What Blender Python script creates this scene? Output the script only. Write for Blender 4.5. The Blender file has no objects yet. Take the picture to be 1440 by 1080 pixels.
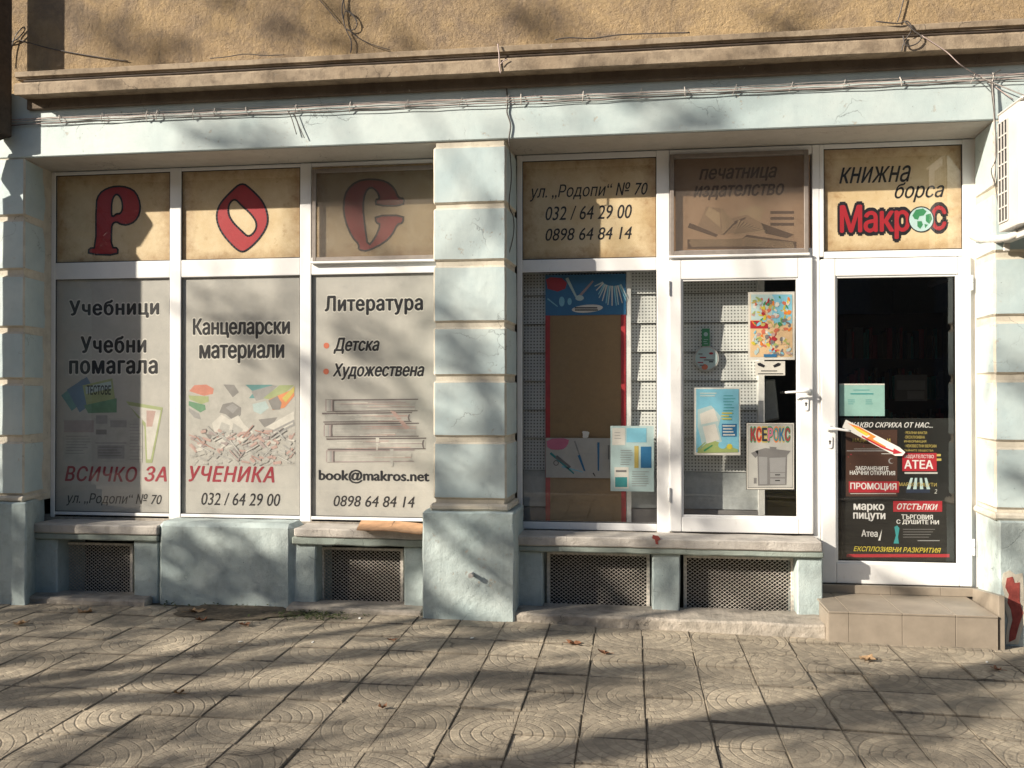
import bpy, bmesh, math, random
from mathutils import Vector, Matrix, noise
from mathutils.geometry import delaunay_2d_cdt
random.seed(7)
S = bpy.context.scene
C = S.collection

# ------------------------------------------------------------------ camera
F, YAW, PIT, ROL = 1249.98, math.radians(-7.6557), math.radians(0.4513), math.radians(-0.045)
H = 1.47
cy, sy, cp, sp, cr, sr = math.cos(YAW), math.sin(YAW), math.cos(PIT), math.sin(PIT), math.cos(ROL), math.sin(ROL)
fw = Vector((sy*cp, cy*cp, sp)); r0 = Vector((cy, -sy, 0)); u0 = r0.cross(fw)
rt = r0*cr + u0*sr; up = -r0*sr + u0*cr
cam = bpy.data.objects.new('camera', bpy.data.cameras.new('camera')); C.objects.link(cam)
m = Matrix((rt, up, -fw)).transposed().to_4x4(); m.translation = (0, 0, H)
cam.matrix_world = m
cam.data.sensor_width = 36; cam.data.lens = 36*F/1440; cam.data.clip_end = 500; cam.data.clip_start = .05
S.camera = cam

# ------------------------------------------------------------------ light
SD = Vector((1.48, 1.0, -0.79)).normalized()            # direction the sunlight travels
elev = math.asin(-SD.z); azim = math.atan2(-SD.x, -SD.y)
W = bpy.data.worlds.new('World'); S.world = W; W.use_nodes = True
nt = W.node_tree
sky = nt.nodes.new('ShaderNodeTexSky'); sky.sky_type = 'NISHITA'; sky.sun_disc = False
sky.sun_elevation = elev; sky.sun_rotation = azim; sky.air_density = 1.0; sky.dust_density = 1.6; sky.ozone_density = 1.0
bg = nt.nodes['Background']; bg.inputs[1].default_value = 0.062
nt.links.new(sky.outputs[0], bg.inputs[0])
sl = bpy.data.lights.new('sun', 'SUN'); sl.energy = 4.9; sl.angle = math.radians(0.55); sl.color = (1, .90, .755)
so = bpy.data.objects.new('sun', sl); C.objects.link(so)
so.rotation_euler = SD.to_track_quat('-Z', 'Y').to_euler(); so.location = (-12, -8, 8)
S.view_settings.view_transform = 'Standard'; S.view_settings.look = 'None'
S.view_settings.exposure = 0.89; S.view_settings.gamma = 1; S.view_settings.use_curve_mapping = False

# ------------------------------------------------------------------ photo pixel -> point on the plane y = Y
def P(x, y, Y):
    d = fw*F + rt*(x-720) - up*(y-540)
    p = d*(Y/d.y); return Vector((p.x, p.y, p.z+H))
def X_(x, Y, y=480): return P(x, y, Y).x
def Z_(y, Y, x=720): return P(x, y, Y).z

# ------------------------------------------------------------------ materials
MATS = {}
class N:
    def __init__(s, name):
        s.m = bpy.data.materials.new(name); s.m.use_nodes = True; s.t = s.m.node_tree
        s.b = s.t.nodes['Principled BSDF']; s.out = s.t.nodes['Material Output']; MATS[name] = s.m
    def n(s, typ, **kw):
        nd = s.t.nodes.new(typ)
        for k, v in kw.items(): setattr(nd, k, v)
        return nd
    def l(s, a, b): s.t.links.new(a, b)
    def pos(s):
        return s.n('ShaderNodeNewGeometry').outputs['Position']
    def noise(s, scale, detail=4, rough=.55, vec=None, stretch=None, dist=0):
        t = s.n('ShaderNodeTexNoise'); t.inputs['Scale'].default_value = scale
        t.inputs['Detail'].default_value = detail; t.inputs['Roughness'].default_value = rough
        t.inputs['Distortion'].default_value = dist
        v = vec or s.pos()
        if stretch:
            mp = s.n('ShaderNodeMapping'); mp.inputs['Scale'].default_value = stretch; s.l(v, mp.inputs[0]); v = mp.outputs[0]
        s.l(v, t.inputs['Vector']); return t.outputs['Fac']
    def ramp(s, fac, pts):
        r = s.n('ShaderNodeValToRGB'); e = r.color_ramp.elements
        while len(e) < len(pts): e.new(.5)
        for q, (p, c) in zip(e, pts):
            q.position = p; q.color = (c, c, c, 1) if isinstance(c, (int, float)) else (*c, 1)
        s.l(fac, r.inputs[0]); return r.outputs[0]
    def mix(s, fac, a, b, mode='MIX'):
        r = s.n('ShaderNodeMix', data_type='RGBA', blend_type=mode)
        for i, v in ((0, fac), (6, a), (7, b)):
            if isinstance(v, (int, float)): r.inputs[i].default_value = v
            elif isinstance(v, tuple): r.inputs[i].default_value = (*v, 1)
            else: s.l(v, r.inputs[i])
        return r.outputs[2]
    def math(s, op, a, b=0.0, c=None):
        r = s.n('ShaderNodeMath', operation=op)
        for i, v in enumerate((a, b) if c is None else (a, b, c)):
            if isinstance(v, (int, float)): r.inputs[i].default_value = v
            else: s.l(v, r.inputs[i])
        return r.outputs[0]
    def bump(s, h, strength=.3, dist=.01, prev=None):
        b = s.n('ShaderNodeBump'); b.inputs['Strength'].default_value = strength; b.inputs['Distance'].default_value = dist
        s.l(h, b.inputs['Height'])
        if prev: s.l(prev, b.inputs['Normal'])
        return b.outputs[0]
    def fin(s, col=None, rough=.8, nrm=None, metal=0, spec=None):
        if isinstance(col, tuple): s.b.inputs['Base Color'].default_value = (*col, 1)
        elif col is not None: s.l(col, s.b.inputs['Base Color'])
        if isinstance(rough, (int, float)): s.b.inputs['Roughness'].default_value = rough
        else: s.l(rough, s.b.inputs['Roughness'])
        s.b.inputs['Metallic'].default_value = metal
        if spec is not None: s.b.inputs['Specular IOR Level'].default_value = spec
        if nrm: s.l(nrm, s.b.inputs['Normal'])
        return s.m

def wornpaint(name, base, dark, light, bumpy=.35, rough=.75, fine=220, dirt=.5, streak=True):
    a = N(name)
    big = a.noise(2.3, 5, .6); mid = a.noise(11, 5, .65); fn = a.noise(fine, 3, .6)
    col = a.mix(a.ramp(big, [(.35, 0), (.68, 1)]), base, light)
    col = a.mix(a.math('MULTIPLY', a.ramp(mid, [(.45, 0), (.75, 1)]), dirt), col, dark)
    if streak:
        st = a.noise(7, 5, .7, stretch=(3.0, 3.0, .35))
        col = a.mix(a.math('MULTIPLY', a.ramp(st, [(.55, 0), (.8, 1)]), dirt*.8), col, dark)
    ch = a.math('MULTIPLY', a.ramp(a.noise(19, 6, .75), [(.63, 0), (.642, 1)]), a.ramp(a.noise(2.6, 3), [(.50, 0), (.62, 1)]))
    col = a.mix(a.math('MULTIPLY', ch, .75), col, (.40, .36, .30))
    vo = a.n('ShaderNodeTexVoronoi', feature='DISTANCE_TO_EDGE'); vo.inputs['Scale'].default_value = 1.9
    n3 = a.n('ShaderNodeTexNoise'); n3.inputs['Scale'].default_value = 5; n3.inputs['Detail'].default_value = 6; a.l(a.pos(), n3.inputs['Vector'])
    vm = a.n('ShaderNodeVectorMath', operation='MULTIPLY_ADD'); a.l(n3.outputs['Color'], vm.inputs[0]); vm.inputs[1].default_value = (.45, .45, .45); a.l(a.pos(), vm.inputs[2]); a.l(vm.outputs[0], vo.inputs['Vector'])
    ck = a.math('MULTIPLY', a.ramp(vo.outputs[0], [(0, 1), (.006, 0)]), a.ramp(a.noise(1.7, 2), [(.54, 0), (.60, .7)]))
    col = a.mix(ck, col, tuple(c*.3 for c in dark))
    sp_ = a.noise(60, 2, .5)
    col = a.mix(a.ramp(sp_, [(.70, 0), (.76, .55)]), col, tuple(c*.35 for c in dark))
    b = a.bump(a.math('SUBTRACT', 1, a.math('ADD', ch, ck)), .6, .003); b = a.bump(a.noise(28, 5, .6), bumpy*.5, .010, b); b = a.bump(fn, min(1, bumpy*1.2), .003 if bumpy < .5 else .005, b)
    return a.fin(col, rough, b)

wornpaint('paint_pale', (.40, .49, .50), (.31, .37, .39), (.50, .565, .56), .22, .55, 180, .3)
wornpaint('paint_plinth', (.35, .43, .435), (.19, .225, .22), (.44, .50, .49), .52, .8, 110, .5)
wornpaint('paint_block', (.39, .485, .505), (.29, .35, .37), (.50, .57, .56), .22, .5, 160, .3)
wornpaint('bare_plaster', (.50, .46, .38), (.28, .25, .20), (.60, .56, .47), .45, .85, 120, .5)
wornpaint('soffit_plaster', (.40, .37, .33), (.30, .27, .24), (.44, .41, .37), .3, .85, 120, .4)
wornpaint('sill_concrete', (.44, .41, .37), (.24, .21, .19), (.54, .51, .47), .8, .85, 120, .6)
wornpaint('sill_green', (.27, .32, .29), (.16, .17, .15), (.34, .38, .34), .6, .85, 120, .5)
wornpaint('ledge_concrete', (.32, .29, .25), (.13, .12, .10), (.44, .39, .33), 1.0, .95, 60, .8, False)
wornpaint('cornice_stone', (.27, .205, .14), (.09, .065, .045), (.36, .29, .21), .4, .85, 100, .8)
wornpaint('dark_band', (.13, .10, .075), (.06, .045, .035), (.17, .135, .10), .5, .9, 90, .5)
def ochre():
    a = N('ochre_render')
    big = a.noise(.9, 6, .65, dist=.4); mid = a.noise(2.6, 8, .72, dist=.8); sm = a.noise(16, 6, .7)
    col = a.mix(a.ramp(big, [(.36, 0), (.62, 1)]), (.33, .235, .135), (.46, .33, .18))
    col = a.mix(a.ramp(mid, [(.44, 0), (.62, .9)]), col, (.225, .17, .12))
    col = a.mix(a.ramp(sm, [(.48, 0), (.72, .55)]), col, (.47, .35, .22))
    st = a.noise(4, 7, .72, stretch=(2.2, 2.2, .35))
    col = a.mix(a.ramp(st, [(.54, 0), (.72, .65)]), col, (.15, .12, .09))
    b = a.bump(a.noise(38, 6, .75), .9, .03); b = a.bump(a.noise(150, 3, .7), .6, .006, b)
    a.fin(col, .95, b)
ochre()
def plain(name, col, rough=.6, metal=0, var=.12, bmp=.0, sc=30, spec=None):
    a = N(name); f = a.noise(sc, 4, .6)
    c = a.mix(a.ramp(f, [(.3, 0), (.7, 1)]), tuple(x*(1-var) for x in col), tuple(min(1, x*(1+var)) for x in col))
    nb = a.bump(a.noise(sc*4, 3), bmp, .004) if bmp else None
    return a.fin(c, rough, nb, metal, spec)
def pvc():
    a = N('white_pvc'); f = a.noise(4, 5, .65); d = a.noise(40, 4, .7, stretch=(1, 1, .3))
    c = a.mix(a.ramp(f, [(.35, 0), (.7, 1)]), (.72, .72, .72), (.80, .80, .79))
    c = a.mix(a.ramp(d, [(.62, 0), (.82, .5)]), c, (.50, .47, .42))
    a.fin(c, a.math('MULTIPLY_ADD', f, .25, .22), None)
pvc()
plain('hinge_white', (.74, .74, .73), .3)
plain('gasket', (.03, .03, .03), .6)
plain('dark_metal', (.09, .085, .08), .5, .3)
plain('grille_metal', (.60, .56, .50), .65, .2, .3, .3, 60)
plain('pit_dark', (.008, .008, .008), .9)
plain('screen_frame', (.22, .19, .17), .5, 0, .12)
plain('cable_grey', (.36, .33, .31), .6, 0, .3)
plain('cable_dark', (.07, .06, .055), .6, 0, .3)
plain('cable_pink', (.42, .33, .31), .6, 0, .2)
plain('clip_white', (.50, .47, .44), .5)
plain('ac_shell', (.56, .54, .51), .35, 0, .08, 0, 6)
plain('ac_dark', (.02, .02, .022), .5)
plain('foam_pipe', (.55, .53, .50), .7, 0, .15, .4)
plain('pipe_brown', (.06, .045, .035), .7, 0, .3, .3)
plain('red_primer', (.28, .055, .045), .85, 0, .3, .5, 25)
plain('cardboard', (.50, .29, .16), .85, 0, .2, .2, 18)
plain('step_tile', (.265, .225, .18), .45, 0, .12, .1, 9)
plain('step_grout', (.16, .14, .12), .9)
plain('handle_white', (.82, .82, .82), .25)
plain('steel', (.35, .34, .33), .3, .9)
plain('dry_leaf_a', (.22, .10, .05), .8, 0, .4, .3, 40)
plain('dry_leaf_b', (.34, .22, .12), .8, 0, .4, .3, 40)
plain('damp_earth', (.10, .08, .055), .95, 0, .5, .6, 30)
plain('weed_green', (.07, .09, .03), .8, 0, .3)
plain('paper_white', (.74, .74, .71), .6, 0, .03)
plain('bark', (.10, .08, .065), .95, 0, .4, .8, 20)
plain('tree_leaf', (.10, .09, .035), .7, 0, .4)
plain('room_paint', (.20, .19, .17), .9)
plain('room_floor', (.18, .16, .14), .6)
plain('shelf_white', (.70, .71, .70), .5)
plain('shelf_grey', (.42, .45, .46), .5)
plain('kraft_board', (.30, .20, .105), .85, 0, .06)
plain('frame_red', (.42, .035, .045), .5)
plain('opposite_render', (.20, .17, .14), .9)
plain('asphalt', (.05, .05, .05), .9, 0, .3, .6, 80)
INKS = dict(ink_black=(.014, .014, .02), ink_navy=(.02, .03, .06), ink_red=(.40, .022, .035), ink_darkred=(.33, .035, .055), ink_white=(.72, .72, .72),
                  ink_brown=(.10, .05, .025), ink_outline=(.018, .018, .04), ink_orange=(.75, .22, .04), ink_coral=(.60, .17, .10), ink_yellow=(.62, .52, .06), ink_gold=(.50, .40, .12),
                  ink_green=(.05, .26, .12), ink_lime=(.34, .42, .16), ink_blue=(.03, .16, .34), ink_sky=(.22, .52, .68), ink_pale=(.46, .60, .62), ink_teal=(.04, .28, .30),
                  ink_grey=(.30, .30, .31), ink_lightgrey=(.48, .475, .46), ink_midgrey=(.19, .185, .19), ink_rose=(.52, .33, .30), ink_mauve=(.36, .29, .30), ink_pink=(.58, .16, .28),
                  ink_notice=(.30, .50, .47), ink_black2=(.012, .012, .011), ink_paper=(.68, .66, .62), ink_bookline=(.07, .04, .05), ink_photo=(.07, .035, .025),
                  ink_sepia=(.13, .065, .035), ink_sepialight=(.50, .33, .20), ink_globe=(.50, .68, .70), ink_tan=(.70, .50, .30), ink_film=(.485, .475, .45), ink_film2=(.40, .395, .385))
for nm, c in INKS.items():
    plain(nm, c, .5, 0, .06, 0, 14)

def faded(k):
    n = k+'_faded'
    if n not in MATS:
        c = INKS[k]; g_ = (.47, .455, .43); plain(n, tuple(a_*.74+b_*.26 for a_, b_ in zip(c, g_)), .5, 0, .12, 0, 14)
    return n
def film(name, c1, c2, c3, edge):
    a = N(name); tc = a.n('ShaderNodeTexCoord').outputs['Generated']
    sx = a.n('ShaderNodeSeparateXYZ'); a.l(tc, sx.inputs[0])
    dx = a.math('ABSOLUTE', a.math('SUBTRACT', sx.outputs[0], .5)); dz = a.math('ABSOLUTE', a.math('SUBTRACT', sx.outputs[2], .5))
    e = a.math('MAXIMUM', dx, dz)
    nz = a.noise(4.5, 6, .65); n2 = a.noise(13, 6, .7)
    c = a.mix(a.ramp(nz, [(.35, 0), (.65, 1)]), c1, c2)
    c = a.mix(a.ramp(n2, [(.58, 0), (.78, .6)]), c, c3)
    ee = a.math('ADD', e, a.math('MULTIPLY', a.math('SUBTRACT', n2, .5), .35))
    c = a.mix(a.ramp(ee, [(.36, 0), (.54, edge)]), c, c3)
    a.fin(c, .45)
film('parchment', (.64, .49, .29), (.76, .63, .43), (.33, .17, .065), .75)
film('parchment_dark', (.66, .42, .26), (.74, .50, .32), (.36, .18, .09), .6)
film('frosted_film', (.46, .45, .43), (.55, .535, .505), (.39, .385, .38), .4)

def glass(name, tint=(.97, .97, .96), refl=1.0):
    a = N(name); a.t.nodes.remove(a.b)
    tr = a.n('ShaderNodeBsdfTransparent'); tr.inputs[0].default_value = (*tint, 1)
    gl = a.n('ShaderNodeBsdfGlossy'); gl.inputs['Roughness'].default_value = .012; gl.inputs[0].default_value = (refl, refl, refl, 1)
    b = a.bump(a.noise(1.6, 2, .4), .06, .02); a.l(b, gl.inputs['Normal'])
    fr = a.n('ShaderNodeFresnel'); fr.inputs[0].default_value = 1.5
    mx = a.n('ShaderNodeMixShader'); bf = a.n('ShaderNodeNewGeometry').outputs['Backfacing']
    f2 = a.math('MULTIPLY', a.math('MULTIPLY', fr.outputs[0], 1.9), a.math('SUBTRACT', 1.0, bf))
    a.l(f2, mx.inputs[0]); a.l(tr.outputs[0], mx.inputs[1]); a.l(gl.outputs[0], mx.inputs[2])
    a.l(mx.outputs[0], a.out.inputs[0])
glass('window_glass')
def mesh_screen():
    a = N('screen_mesh'); a.b.inputs['Base Color'].default_value = (.12, .10, .085, 1); a.b.inputs['Roughness'].default_value = .6
    tr = a.n('ShaderNodeBsdfTransparent'); mx = a.n('ShaderNodeMixShader')
    f = a.math('MULTIPLY_ADD', a.noise(3, 3), .06, .25)
    a.l(f, mx.inputs[0]); a.l(tr.outputs[0], mx.inputs[1]); a.l(a.b.outputs[0], mx.inputs[2]); a.l(mx.outputs[0], a.out.inputs[0])
mesh_screen()
def pegmat():
    a = N('pegboard_white'); tc = a.pos()
    sx = a.n('ShaderNodeSeparateXYZ'); a.l(tc, sx.inputs[0])
    u = a.math('SUBTRACT', a.math('FRACT', a.math('DIVIDE', sx.outputs[0], .022)), .5); w = a.math('SUBTRACT', a.math('FRACT', a.math('DIVIDE', sx.outputs[2], .022)), .5)
    d = a.math('SQRT', a.math('ADD', a.math('MULTIPLY', u, u), a.math('MULTIPLY', w, w)))
    c = a.mix(a.ramp(d, [(.20, 1), (.27, 0)]), (.66, .68, .67), (.10, .11, .11))
    a.fin(c, .5)
pegmat()
TX, TY = .283, .270
def tilemat():
    a = N('paving_concrete'); tc = a.n('ShaderNodeTexCoord').outputs['Object']
    oi = a.n('ShaderNodeObjectInfo').outputs['Random']
    wp = a.noise(9, 3, .5, vec=tc); 
    sx = a.n('ShaderNodeSeparateXYZ'); a.l(tc, sx.inputs[0])
    x = a.math('ADD', sx.outputs[0], .140); y = a.math('ADD', sx.outputs[1], .135)
    d = a.math('SQRT', a.math('ADD', a.math('MULTIPLY', x, x), a.math('MULTIPLY', y, y)))
    d = a.math('ADD', d, a.math('MULTIPLY', wp, .012))
    ang = a.math('ARCTAN2', y, x)
    ring = a.math('DIVIDE', d, .046); rid = a.math('FLOOR', ring); rf = a.math('FRACT', ring)
    seg = a.math('DIVIDE', ang, .196); sf = a.math('FRACT', a.math('ADD', seg, a.math('MULTIPLY', rid, .5)))
    e1 = a.math('ABSOLUTE', a.math('SUBTRACT', rf, .5)); e2 = a.math('ABSOLUTE', a.math('SUBTRACT', sf, .5))
    g = a.math('MAXIMUM', a.ramp(e1, [(.36, 0), (.49, 1)]), a.math('MULTIPLY', a.ramp(e2, [(.40, 0), (.49, 1)]), .8))
    alt = a.math('ADD', a.math('MULTIPLY', a.math('MODULO', rid, 2.0), .55), a.math('MULTIPLY', a.math('MODULO', a.math('ADD', rid, a.math('FLOOR', a.math('ADD', seg, a.math('MULTIPLY', rid, .5)))), 2.0), .45))
    worn = a.ramp(a.noise(2.6, 6, .7), [(.38, .30), (.60, 1)])
    g = a.math('MULTIPLY', g, worn)
    big = a.noise(1.3, 6, .65); mid = a.noise(14, 6, .7)
    c = a.mix(a.ramp(big, [(.35, 0), (.65, 1)]), (.25, .215, .165), (.375, .325, .25))
    c = a.mix(a.math('MULTIPLY', a.math('MULTIPLY', alt, worn), .55), c, (.55, .47, .35), 'MIX')
    c = a.mix(a.math('MULTIPLY', g, .5), c, (.14, .11, .08))
    c = a.mix(a.ramp(mid, [(.5, 0), (.78, .6)]), c, (.14, .115, .09))
    c = a.mix(1.0, c, a.ramp(oi, [(0, .78), (1, 1.12)]), 'MULTIPLY')
    st = a.ramp(a.noise(.9, 6, .75, dist=.5), [(.50, 0), (.70, .6)])
    c = a.mix(st, c, (.11, .10, .085))
    ex = a.math('DIVIDE', a.math('ABSOLUTE', sx.outputs[0]), TX/2); ey = a.math('DIVIDE', a.math('ABSOLUTE', sx.outputs[1]), TY/2)
    ed = a.math('ADD', a.math('MAXIMUM', ex, ey), a.math('MULTIPLY', a.noise(22, 4, .7), .10))
    c = a.mix(a.math('MULTIPLY', a.ramp(ed, [(.99, 0), (1.06, .6)]), a.ramp(a.noise(2.1, 4), [(.35, .35), (.6, 1)])), c, (.05, .04, .03))
    cr = a.n('ShaderNodeTexVoronoi', feature='DISTANCE_TO_EDGE'); cr.inputs['Scale'].default_value = 4.5; wv = a.n('ShaderNodeMapping'); wv.inputs['Scale'].default_value = (1, 1, .01)
    nv = a.n('ShaderNodeTexNoise'); nv.inputs['Scale'].default_value = 3; a.l(a.pos(), nv.inputs['Vector'])
    va = a.n('ShaderNodeVectorMath', operation='MULTIPLY_ADD'); a.l(nv.outputs['Color'], va.inputs[0]); va.inputs[1].default_value = (.5, .5, 0); a.l(a.pos(), va.inputs[2]); a.l(va.outputs[0], cr.inputs['Vector'])
    ck = a.math('MULTIPLY', a.ramp(cr.outputs[0], [(0, 1), (.022, 0)]), a.ramp(a.noise(1.1, 3), [(.50, 0), (.60, .8)]))
    c = a.mix(ck, c, (.05, .04, .03))
    b = a.bump(a.math('SUBTRACT', 1, g), .5, .006); b = a.bump(a.noise(24, 5, .7), .5, .012, b); b = a.bump(a.noise(130, 4, .7), .5, .004, b)
    a.fin(c, .85, b)
    a = N('joint_dirt'); f = a.noise(30, 5, .7)
    a.fin(a.mix(f, (.06, .05, .035), (.14, .115, .08)), .95, a.bump(f, 1, .01))

tilemat()
def M_(k): return MATS[k]

# ------------------------------------------------------------------ mesh building
class B:
    def __init__(s): s.v = []; s.f = []; s.mi = []; s.mats = []
    def mat(s, k):
        if k not in s.mats: s.mats.append(k)
        return s.mats.index(k)
    def add(s, vs, fs, k):
        o = len(s.v); s.v += [tuple(v) for v in vs]; i = s.mat(k)
        for f in fs: s.f.append(tuple(o+j for j in f)); s.mi.append(i)
    def box(s, x0, x1, y0, y1, z0, z1, k):
        x0, x1 = sorted((x0, x1)); y0, y1 = sorted((y0, y1)); z0, z1 = sorted((z0, z1))
        s.add([(x0,y0,z0),(x1,y0,z0),(x1,y1,z0),(x0,y1,z0),(x0,y0,z1),(x1,y0,z1),(x1,y1,z1),(x0,y1,z1)],
              [(3,2,1,0),(4,5,6,7),(0,1,5,4),(1,2,6,5),(2,3,7,6),(3,0,4,7)], k); return s
    def plan(s, poly, z0, z1, k):                       # poly in (x, y), counter-clockwise, extruded upwards
        n = len(poly); z0 = z0 if isinstance(z0, (list, tuple)) else [z0]*n; z1 = z1 if isinstance(z1, (list, tuple)) else [z1]*n
        vs = [(x, y, z) for (x, y), z in zip(poly, z0)] + [(x, y, z) for (x, y), z in zip(poly, z1)]
        s.add(vs, [tuple(range(n))[::-1], tuple(range(n, 2*n))] + [(i, (i+1) % n, n+(i+1) % n, n+i) for i in range(n)], k); return s
    def prof(s, pr, x0, x1, k, dz=0):                    # profile in (y, z) swept along x; dz = rise at x1
        n = len(pr); vs = [(x0, y, z) for y, z in pr] + [(x1, y, z+dz) for y, z in pr]
        s.add(vs, [tuple(range(n)), tuple(range(n, 2*n))[::-1]] + [(i, n+i, n+(i+1) % n, (i+1) % n) for i in range(n)], k); return s
    def flat(s, pts, Y, k, th=.0012):                    # polygon in (x, z) lying in a plane y = Y, given a small thickness
        n = len(pts)
        area = sum(pts[i][0]*pts[(i+1) % n][1]-pts[(i+1) % n][0]*pts[i][1] for i in range(n))
        if area < 0: pts = pts[::-1]
        s.add([(x, Y, z) for x, z in pts]+[(x, Y+th, z) for x, z in pts],
              [tuple(range(n)), tuple(range(n, 2*n))[::-1]]+[(i, n+i, n+(i+1) % n, (i+1) % n) for i in range(n)], k); return s
    def tube(s, pts, r, k, seg=6):
        pts = [Vector(p) for p in pts]; n = len(pts); rr = r if isinstance(r, (list, tuple)) else [r]*n; vs = []
        for i, p in enumerate(pts):
            t = (pts[min(i+1, n-1)]-pts[max(i-1, 0)]).normalized()
            a = t.cross(Vector((0, 0, 1)) if abs(t.z) < .9 else Vector((1, 0, 0))).normalized(); b = t.cross(a)
            for j in range(seg):
                q = 2*math.pi*j/seg; vs.append(p+(a*math.cos(q)+b*math.sin(q))*rr[i])
        fs = [(i*seg+j, i*seg+(j+1) % seg, (i+1)*seg+(j+1) % seg, (i+1)*seg+j) for i in range(n-1) for j in range(seg)]
        fs += [tuple(range(seg))[::-1], tuple((n-1)*seg+j for j in range(seg))]
        s.add(vs, fs, k); return s
    def build(s, name, parent=None, bevel=0, smooth=False, wob=0, cuts=0, segs=1):
        me = bpy.data.meshes.new(name); me.from_pydata(s.v, [], s.f)
        for k in s.mats: me.materials.append(M_(k))
        me.polygons.foreach_set('material_index', s.mi)
        bm = bmesh.new(); bm.from_mesh(me)
        bmesh.ops.recalc_face_normals(bm, faces=bm.faces)
        if bevel: bmesh.ops.bevel(bm, geom=[e for e in bm.edges if e.calc_face_angle(0) > .5], offset=bevel, segments=segs, affect='EDGES', profile=.6, clamp_overlap=True)
        if wob:
            if cuts:
                for it in range(6):
                    es = [e for e in bm.edges if e.calc_length() > cuts]
                    if not es: break
                    bmesh.ops.subdivide_edges(bm, edges=es, cuts=1, use_grid_fill=True)
            for v in bm.verts:
                v.co += noise.noise_vector(v.co*6)*wob + noise.noise_vector(v.co*25)*wob*.5
            bmesh.ops.triangulate(bm, faces=[f for f in bm.faces if len(f.verts) > 4])
        base = Vector((0, 0, 0))
        if bm.verts:
            xs = [v.co.x for v in bm.verts]; ys = [v.co.y for v in bm.verts]; zs = [v.co.z for v in bm.verts]
            base = Vector(((min(xs)+max(xs))/2, (min(ys)+max(ys))/2, min(zs)))
            bmesh.ops.translate(bm, verts=bm.verts, vec=-base)
        bm.to_mesh(me); bm.free()
        if smooth: me.polygons.foreach_set('use_smooth', [True]*len(me.polygons))
        o = bpy.data.objects.new(name, me); C.objects.link(o)
        place(o, base, parent); return o
WL = {}
def place(o, base, parent):
    WL[o.name] = base
    if parent: o.parent = parent; o.location = base-WL[parent.name]
    else: o.location = base
def tag(o, label=None, cat=None, group=None, kind=None):
    if label: o['label'] = label
    if cat: o['category'] = cat
    if group: o['group'] = group
    if kind: o['kind'] = kind
    return o
def empty(name, loc, label, cat, group=None):
    o = bpy.data.objects.new(name, None); C.objects.link(o); o.empty_display_size = .1
    place(o, Vector(loc), None); return tag(o, label, cat, group)
def part(name, parent, *boxes, k, bevel=0, **kw):
    b = B()
    for q in boxes: b.box(*q, k)
    return b.build(name, parent, bevel, **kw)

# text: one temporary text object gives the outlines; they are fitted into the box measured on the photo
def glyphs(body, shear=0, bold=0, space=1, res=3):
    cu = bpy.data.curves.new('t', 'FONT'); cu.body = body; cu.shear = shear; cu.space_character = space; cu.resolution_u = res; cu.fill_mode = 'NONE'
    ob = bpy.data.objects.new('t', cu); C.objects.link(ob)
    dg = bpy.context.evaluated_depsgraph_get(); me = ob.evaluated_get(dg).to_mesh()
    v2 = [Vector((v.co.x, v.co.y)) for v in me.vertices]; ed = [tuple(e.vertices) for e in me.edges]
    bpy.data.objects.remove(ob); bpy.data.curves.remove(cu)
    if not v2: return [], []
    segs = [(v2[a], v2[c]) for a, c in ed]
    ov, _, of, *_r = delaunay_2d_cdt(v2, ed, [], 0, 1e-6)
    keep = []
    for f in of:
        cx = sum(ov[k].x for k in f)/len(f); cy2 = sum(ov[k].y for k in f)/len(f); n = 0
        for a, c in segs:
            if (a.y > cy2) != (c.y > cy2) and cx < (c.x-a.x)*(cy2-a.y)/(c.y-a.y)+a.x: n += 1
        if n % 2: keep.append(tuple(f))
    return [v.to_3d() for v in ov], keep
def text(b, body, box, Y, k, shear=0, bold=0, space=1, outline=None, ow=.03):
    x0, y0, x1, y1 = box; ym = (y0+y1)/2; xm = (x0+x1)/2
    X0 = P(x0, ym, Y).x; X1 = P(x1, ym, Y).x; Z0 = P(xm, y1, Y).z; Z1 = P(xm, y0, Y).z
    par = None
    if not isinstance(b, B): par = b; b = B()
    vs, fs = glyphs(body, shear, 0, space)
    if not vs: return
    ax, bx_ = min(v.x for v in vs)-bold, max(v.x for v in vs)+bold; ay, by = min(v.y for v in vs), max(v.y for v in vs)
    fx = (X1-X0)/(bx_-ax); fz = (Z1-Z0)/(by-ay)
    def put(dx, dz, dy, kk): b.add([(X0+(v.x+dx-ax)*fx, Y+dy, Z0+(v.y+dz-ay)*fz) for v in vs], fs, kk)
    if bold:
        n = 1 if bold < .012 else 2
        for i in range(-n, n+1): put(bold*i/n, 0, .00003*(i+n), k)
        put(0, bold*.5, .0002, k); put(0, -bold*.5, .00023, k)
    else: put(0, 0, 0, k)
    if outline:
        w = ow+bold
        for i in range(10): put(w*math.cos(i*.6283), w*math.sin(i*.6283), .0006+.00003*i, outline)
        if ow > .06:
            for i in range(8): put(w*.5*math.cos(i*.785), w*.5*math.sin(i*.785), .0010+.00003*i, outline)
    if par: b.build('lettering', par)
def chaikin(p, n=2):
    for _ in range(n):
        q = []
        for i in range(len(p)):
            a, c = p[i], p[(i+1) % len(p)]
            q += [(a[0]*.75+c[0]*.25, a[1]*.75+c[1]*.25), (a[0]*.25+c[0]*.75, a[1]*.25+c[1]*.75)]
        p = q
    return p
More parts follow.
